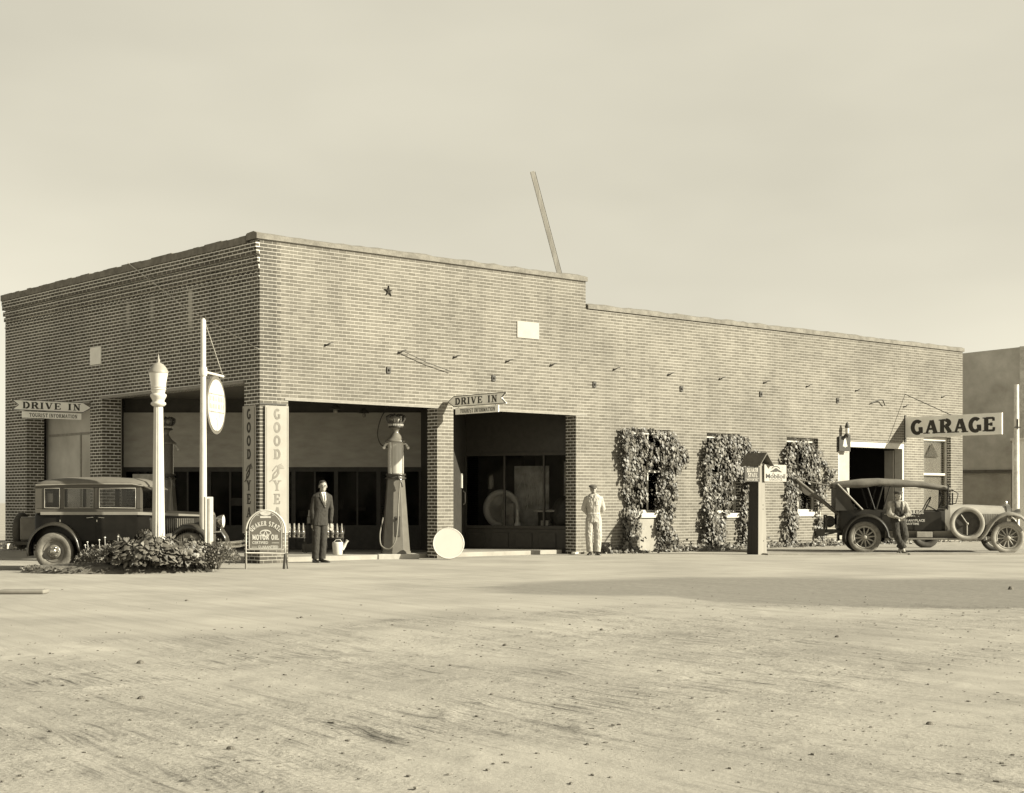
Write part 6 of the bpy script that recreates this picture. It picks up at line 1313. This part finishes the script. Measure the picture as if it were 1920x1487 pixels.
vine('dense vine over the second window, just left of the kiosk post', [[(1322, 830), (1334, 815), (1390, 816), (1410, 832), (1424, 858), (1418, 884), (1404, 900), (1402, 960), (1404, 1034), (1386, 1036), (1384, 960), (1386, 905), (1374, 885), (1366, 905), (1358, 960), (1354, 1034), (1312, 1038), (1312, 990), (1316, 920), (1312, 860)]], [], 3300, .074, 2, [((1330, 1034), (1330, 830)), ((1394, 1034), (1390, 850))])
vine('thin ragged vine beside the third window, behind the tow jib', [[(1466, 850), (1478, 826), (1500, 822), (1520, 834), (1532, 852), (1546, 866), (1560, 884), (1554, 906), (1542, 914), (1540, 980), (1546, 1010), (1530, 1010), (1528, 930), (1524, 890), (1506, 896), (1494, 910), (1492, 960), (1488, 1025), (1468, 1025), (1470, 960), (1474, 900), (1464, 880)]], [], 2000, .074, 3, [((1482, 1024), (1486, 840)), ((1534, 1010), (1530, 870))], .2)

# weeds and litter at the foot of the wall
r = random.Random(17); mb = MB()
for i in range(2600):
    s = 9.3 + r.random() * 10.2 if r.random() < .9 else 19 + r.random() * 7
    if mnoise.noise(Vector((s * 1.1, 3, 3))) < -.25: continue
    d = .05 + abs(r.gauss(0, .28)); h_ = (.05 + .20 * r.random() ** 2) * (1.2 - min(d, 1)); p = L2W(s, -d, h_ * r.random())
    leaf(mb, p, .035 + .05 * r.random(), (r.gauss(0, 1), r.gauss(0, 1), .8), (.4, -.8, .6), r)
o = mb.build('weeds', WEED); tag(o, kind='stuff')
for (u0, v0, u1, v1, lab) in ((1075, 1036, 1102, 1032, 'short bleached board lying by the feet of the man in coveralls'), (1200, 1032, 1240, 1029, 'pale board lying in the weeds under the first vine'), (1378, 1026, 1400, 1026, 'pale stick lying behind the kiosk post')):
    a, b_ = atg(u0, v0, .05), atg(u1, v1, .05); mb = MB(); c_ = (a + b_) / 2; d = (b_ - a); M = Matrix.Rotation(math.atan2(d.y, d.x), 4, 'Z'); mb.box((-d.length / 2, -.05, 0), (d.length / 2, .05, .04), M); o = mb.build('loose_board', mat('bleached_wood', .48), None, bevel=.004); o.location = (c_.x, c_.y, .01); tag(o, lab, 'board', 'pale boards lying along the wall foot')

# ------------------------------------------------------------------ shrubs in the planting bed
def shrub(label, cx, cy, rx, ry, h, n, s, seed, flowers=0, spiky=False):
    r = random.Random(seed); t_ = thing('shrub', label, 'shrub', (cx, cy, .10), 0, 'leafy shrubs in the planting bed'); mb = MB(); tips = []
    for i in range(n):
        a = r.random() * 6.283; q = math.sqrt(r.random()); lump = 1 + .35 * mnoise.noise(Vector((math.cos(a) * 1.4 + seed, math.sin(a) * 1.4, q * 2)))
        z = h * lump * math.sqrt(max(0, 1 - q * q * .85)) * (.15 + .85 * r.random() ** .5); x, y = rx * q * math.cos(a) * lump, ry * q * math.sin(a) * lump
        out = Vector((x / rx, y / ry, .6 + z / h)); leaf(mb, Vector((x, y, z)), s * (.5 + .8 * r.random()) * (.55 if spiky else 1), (x / rx * .8, y / ry * .8, -.5 if not spiky else .9), out, r)
    mb.build('foliage', BL_, t_); mb = MB()
    for i in range(16):
        a = r.random() * 6.283; q = r.random() * .8; mb.tube([(rx * q * .3 * math.cos(a), ry * q * .3 * math.sin(a), -.05), (rx * q * .7 * math.cos(a), ry * q * .7 * math.sin(a), h * .5), (rx * q * math.cos(a), ry * q * math.sin(a), h * (.85 + .3 * r.random()))], [.012, .009, .004], 5)
    mb.build('stem', STEMM, t_)
    for i in range(flowers):
        a = r.random() * 6.283; q = r.random() ** .5; x, y = rx * .9 * q * math.cos(a), ry * .9 * q * math.sin(a); z = h * (.95 + .45 * r.random()); mb = MB()
        mb.tube([(x * .9, y * .9, h * .5), (x, y, z)], .004, 4); mb.ball((x, y, z), (.020, .020, .012), 8); mb.build('flower', mat('petal', .66, .7), t_)
def X_(u, Y_): return (u - 960) / F * Y_
shrub('low feathery shrub with small white flowers at the left end of the bed', X_(206, 27.7), 27.7, .52, .44, .40, 1300, .06, 1, 9, True)
shrub('broad-leaved shrub growing round the base of the street lamp', X_(272, 27.5), 27.55, .66, .52, .60, 1500, .088, 2)
shrub('broad-leaved shrub between the lamp and the tall pole', X_(338, 27.7), 27.75, .56, .47, .50, 1300, .082, 3)
shrub('small-leaved shrub at the right end of the bed, by the tall pole', X_(402, 28.0), 28.0, .44, .42, .42, 1300, .06, 4, 0, True)
r = random.Random(3); mb = MB()
for i in range(1500):
    a = r.random() * 6.283; q = .75 + .38 * r.random(); x, y = -7.2 + 1.5 * q * math.cos(a), 28.05 + .85 * q * math.sin(a)
    if y > 28.6: continue
    leaf(mb, Vector((x, y, .03 + .08 * r.random())), .02 + .04 * r.random(), (r.gauss(0, 1), r.gauss(0, 1), .5), (0, -.3, 1), r)
o = mb.build('ground_cover', WEED); tag(o, kind='stuff')
# low slab at the left edge
a = atg(40, 1114); mb = MB(); mb.box((-.32, -.14, 0), (.32, .14, .06)); o = mb.build('kerb_block', mat('kerb_pale', .20, .9, .15, 3), None, bevel=.025, seg=3); o.location = (a.x, a.y + .1, 0); tag(o, 'low stained kerb block half sunk in the road at the left edge', 'block')

# ------------------------------------------------------------------ neighbours at the right
NB = thing('side_building', 'plain stained building beyond the far end of the garage', 'building', at(1800, 1010, 56).xy.to_3d())
def neigh():
    a = at(1795, HZ, 56); b_ = at(1914, HZ, 54.5); zt0 = EYE + (HZ - 661) / F * 56; zt1 = EYE + (HZ - 651) / F * 54.5; zs = EYE + (HZ - 884) / F * 55
    o = Vector((NB.location.x, NB.location.y, 0)); d = (b_ - a); L_ = math.hypot(d.x, d.y); M = Matrix.Translation((a.x - o.x, a.y - o.y, 0)) @ Matrix.Rotation(math.atan2(d.y, d.x), 4, 'Z')
    U = mat('stucco_stained', .42, .9, .30, .9, .4, detail=9); Lw = mat('stucco_dark', .34, .9, .25, 1.3, .4)
    mb = MB(); mb.prism([(-1, zs + .0), (L_, zs), (L_, zt1), (-1, zt0 - .1)], -.06, 6, M @ Matrix(((1, 0, 0, 0), (0, 0, 1, 0), (0, 1, 0, 0), (0, 0, 0, 1)))); mb.build('upper_wall', U, NB)
    mb = MB(); mb.box((-1, 0, -.1), (L_ - .35, 6, zs - .001), M); mb.build('lower_wall', Lw, NB)
    mb = MB(); mb.box((-1, -.10, zs - .05), (L_ - .05, -.061, zs + .06), M); mb.build('string_course', mat('course', .10), NB)
    mb = MB(); mb.box((L_ + .001, -.1, -.1), (L_ + .18, 6, zt1 + .02), M); mb.build('corner_board', mat('pale_board', .50), NB)
neigh()
pb = at(1898, HZ, 50); t_ = thing('pale_shed', 'whitewashed low shed at the far right edge behind the tow car', 'shed', (pb.x, pb.y, 0), -.315)
mb = MB(); mb.box((0, 0, -.1), (4, 3, EYE + (HZ - 826) / F * 50)); mb.build('wall', mat('whitewash', .66, .8, .06, 2), t_)
mb = MB(); mb.box((-.06, -.08, EYE + (HZ - 826) / F * 50 + .001), (4.1, 3.1, EYE + (HZ - 826) / F * 50 + .08)); mb.build('roof', mat('shed_roof', .5), t_)
pb = at(1906, HZ, 49); t_ = thing('utility_pole', 'pale utility pole at the far right edge', 'pole', (pb.x, pb.y, 0))
mb = MB(); mb.lathe([(.10, 0), (.075, 5.0)], 12); mb.build('post', mat('pole_pale', .60), t_)
mb = MB(); mb.tube([(0, -.1, 3.6), (.0, -.1, 3.9)], .03, 6); mb.box((-.1, -.12, 3.62), (.1, -.08, 3.66)); mb.build('bracket', IRON, t_)
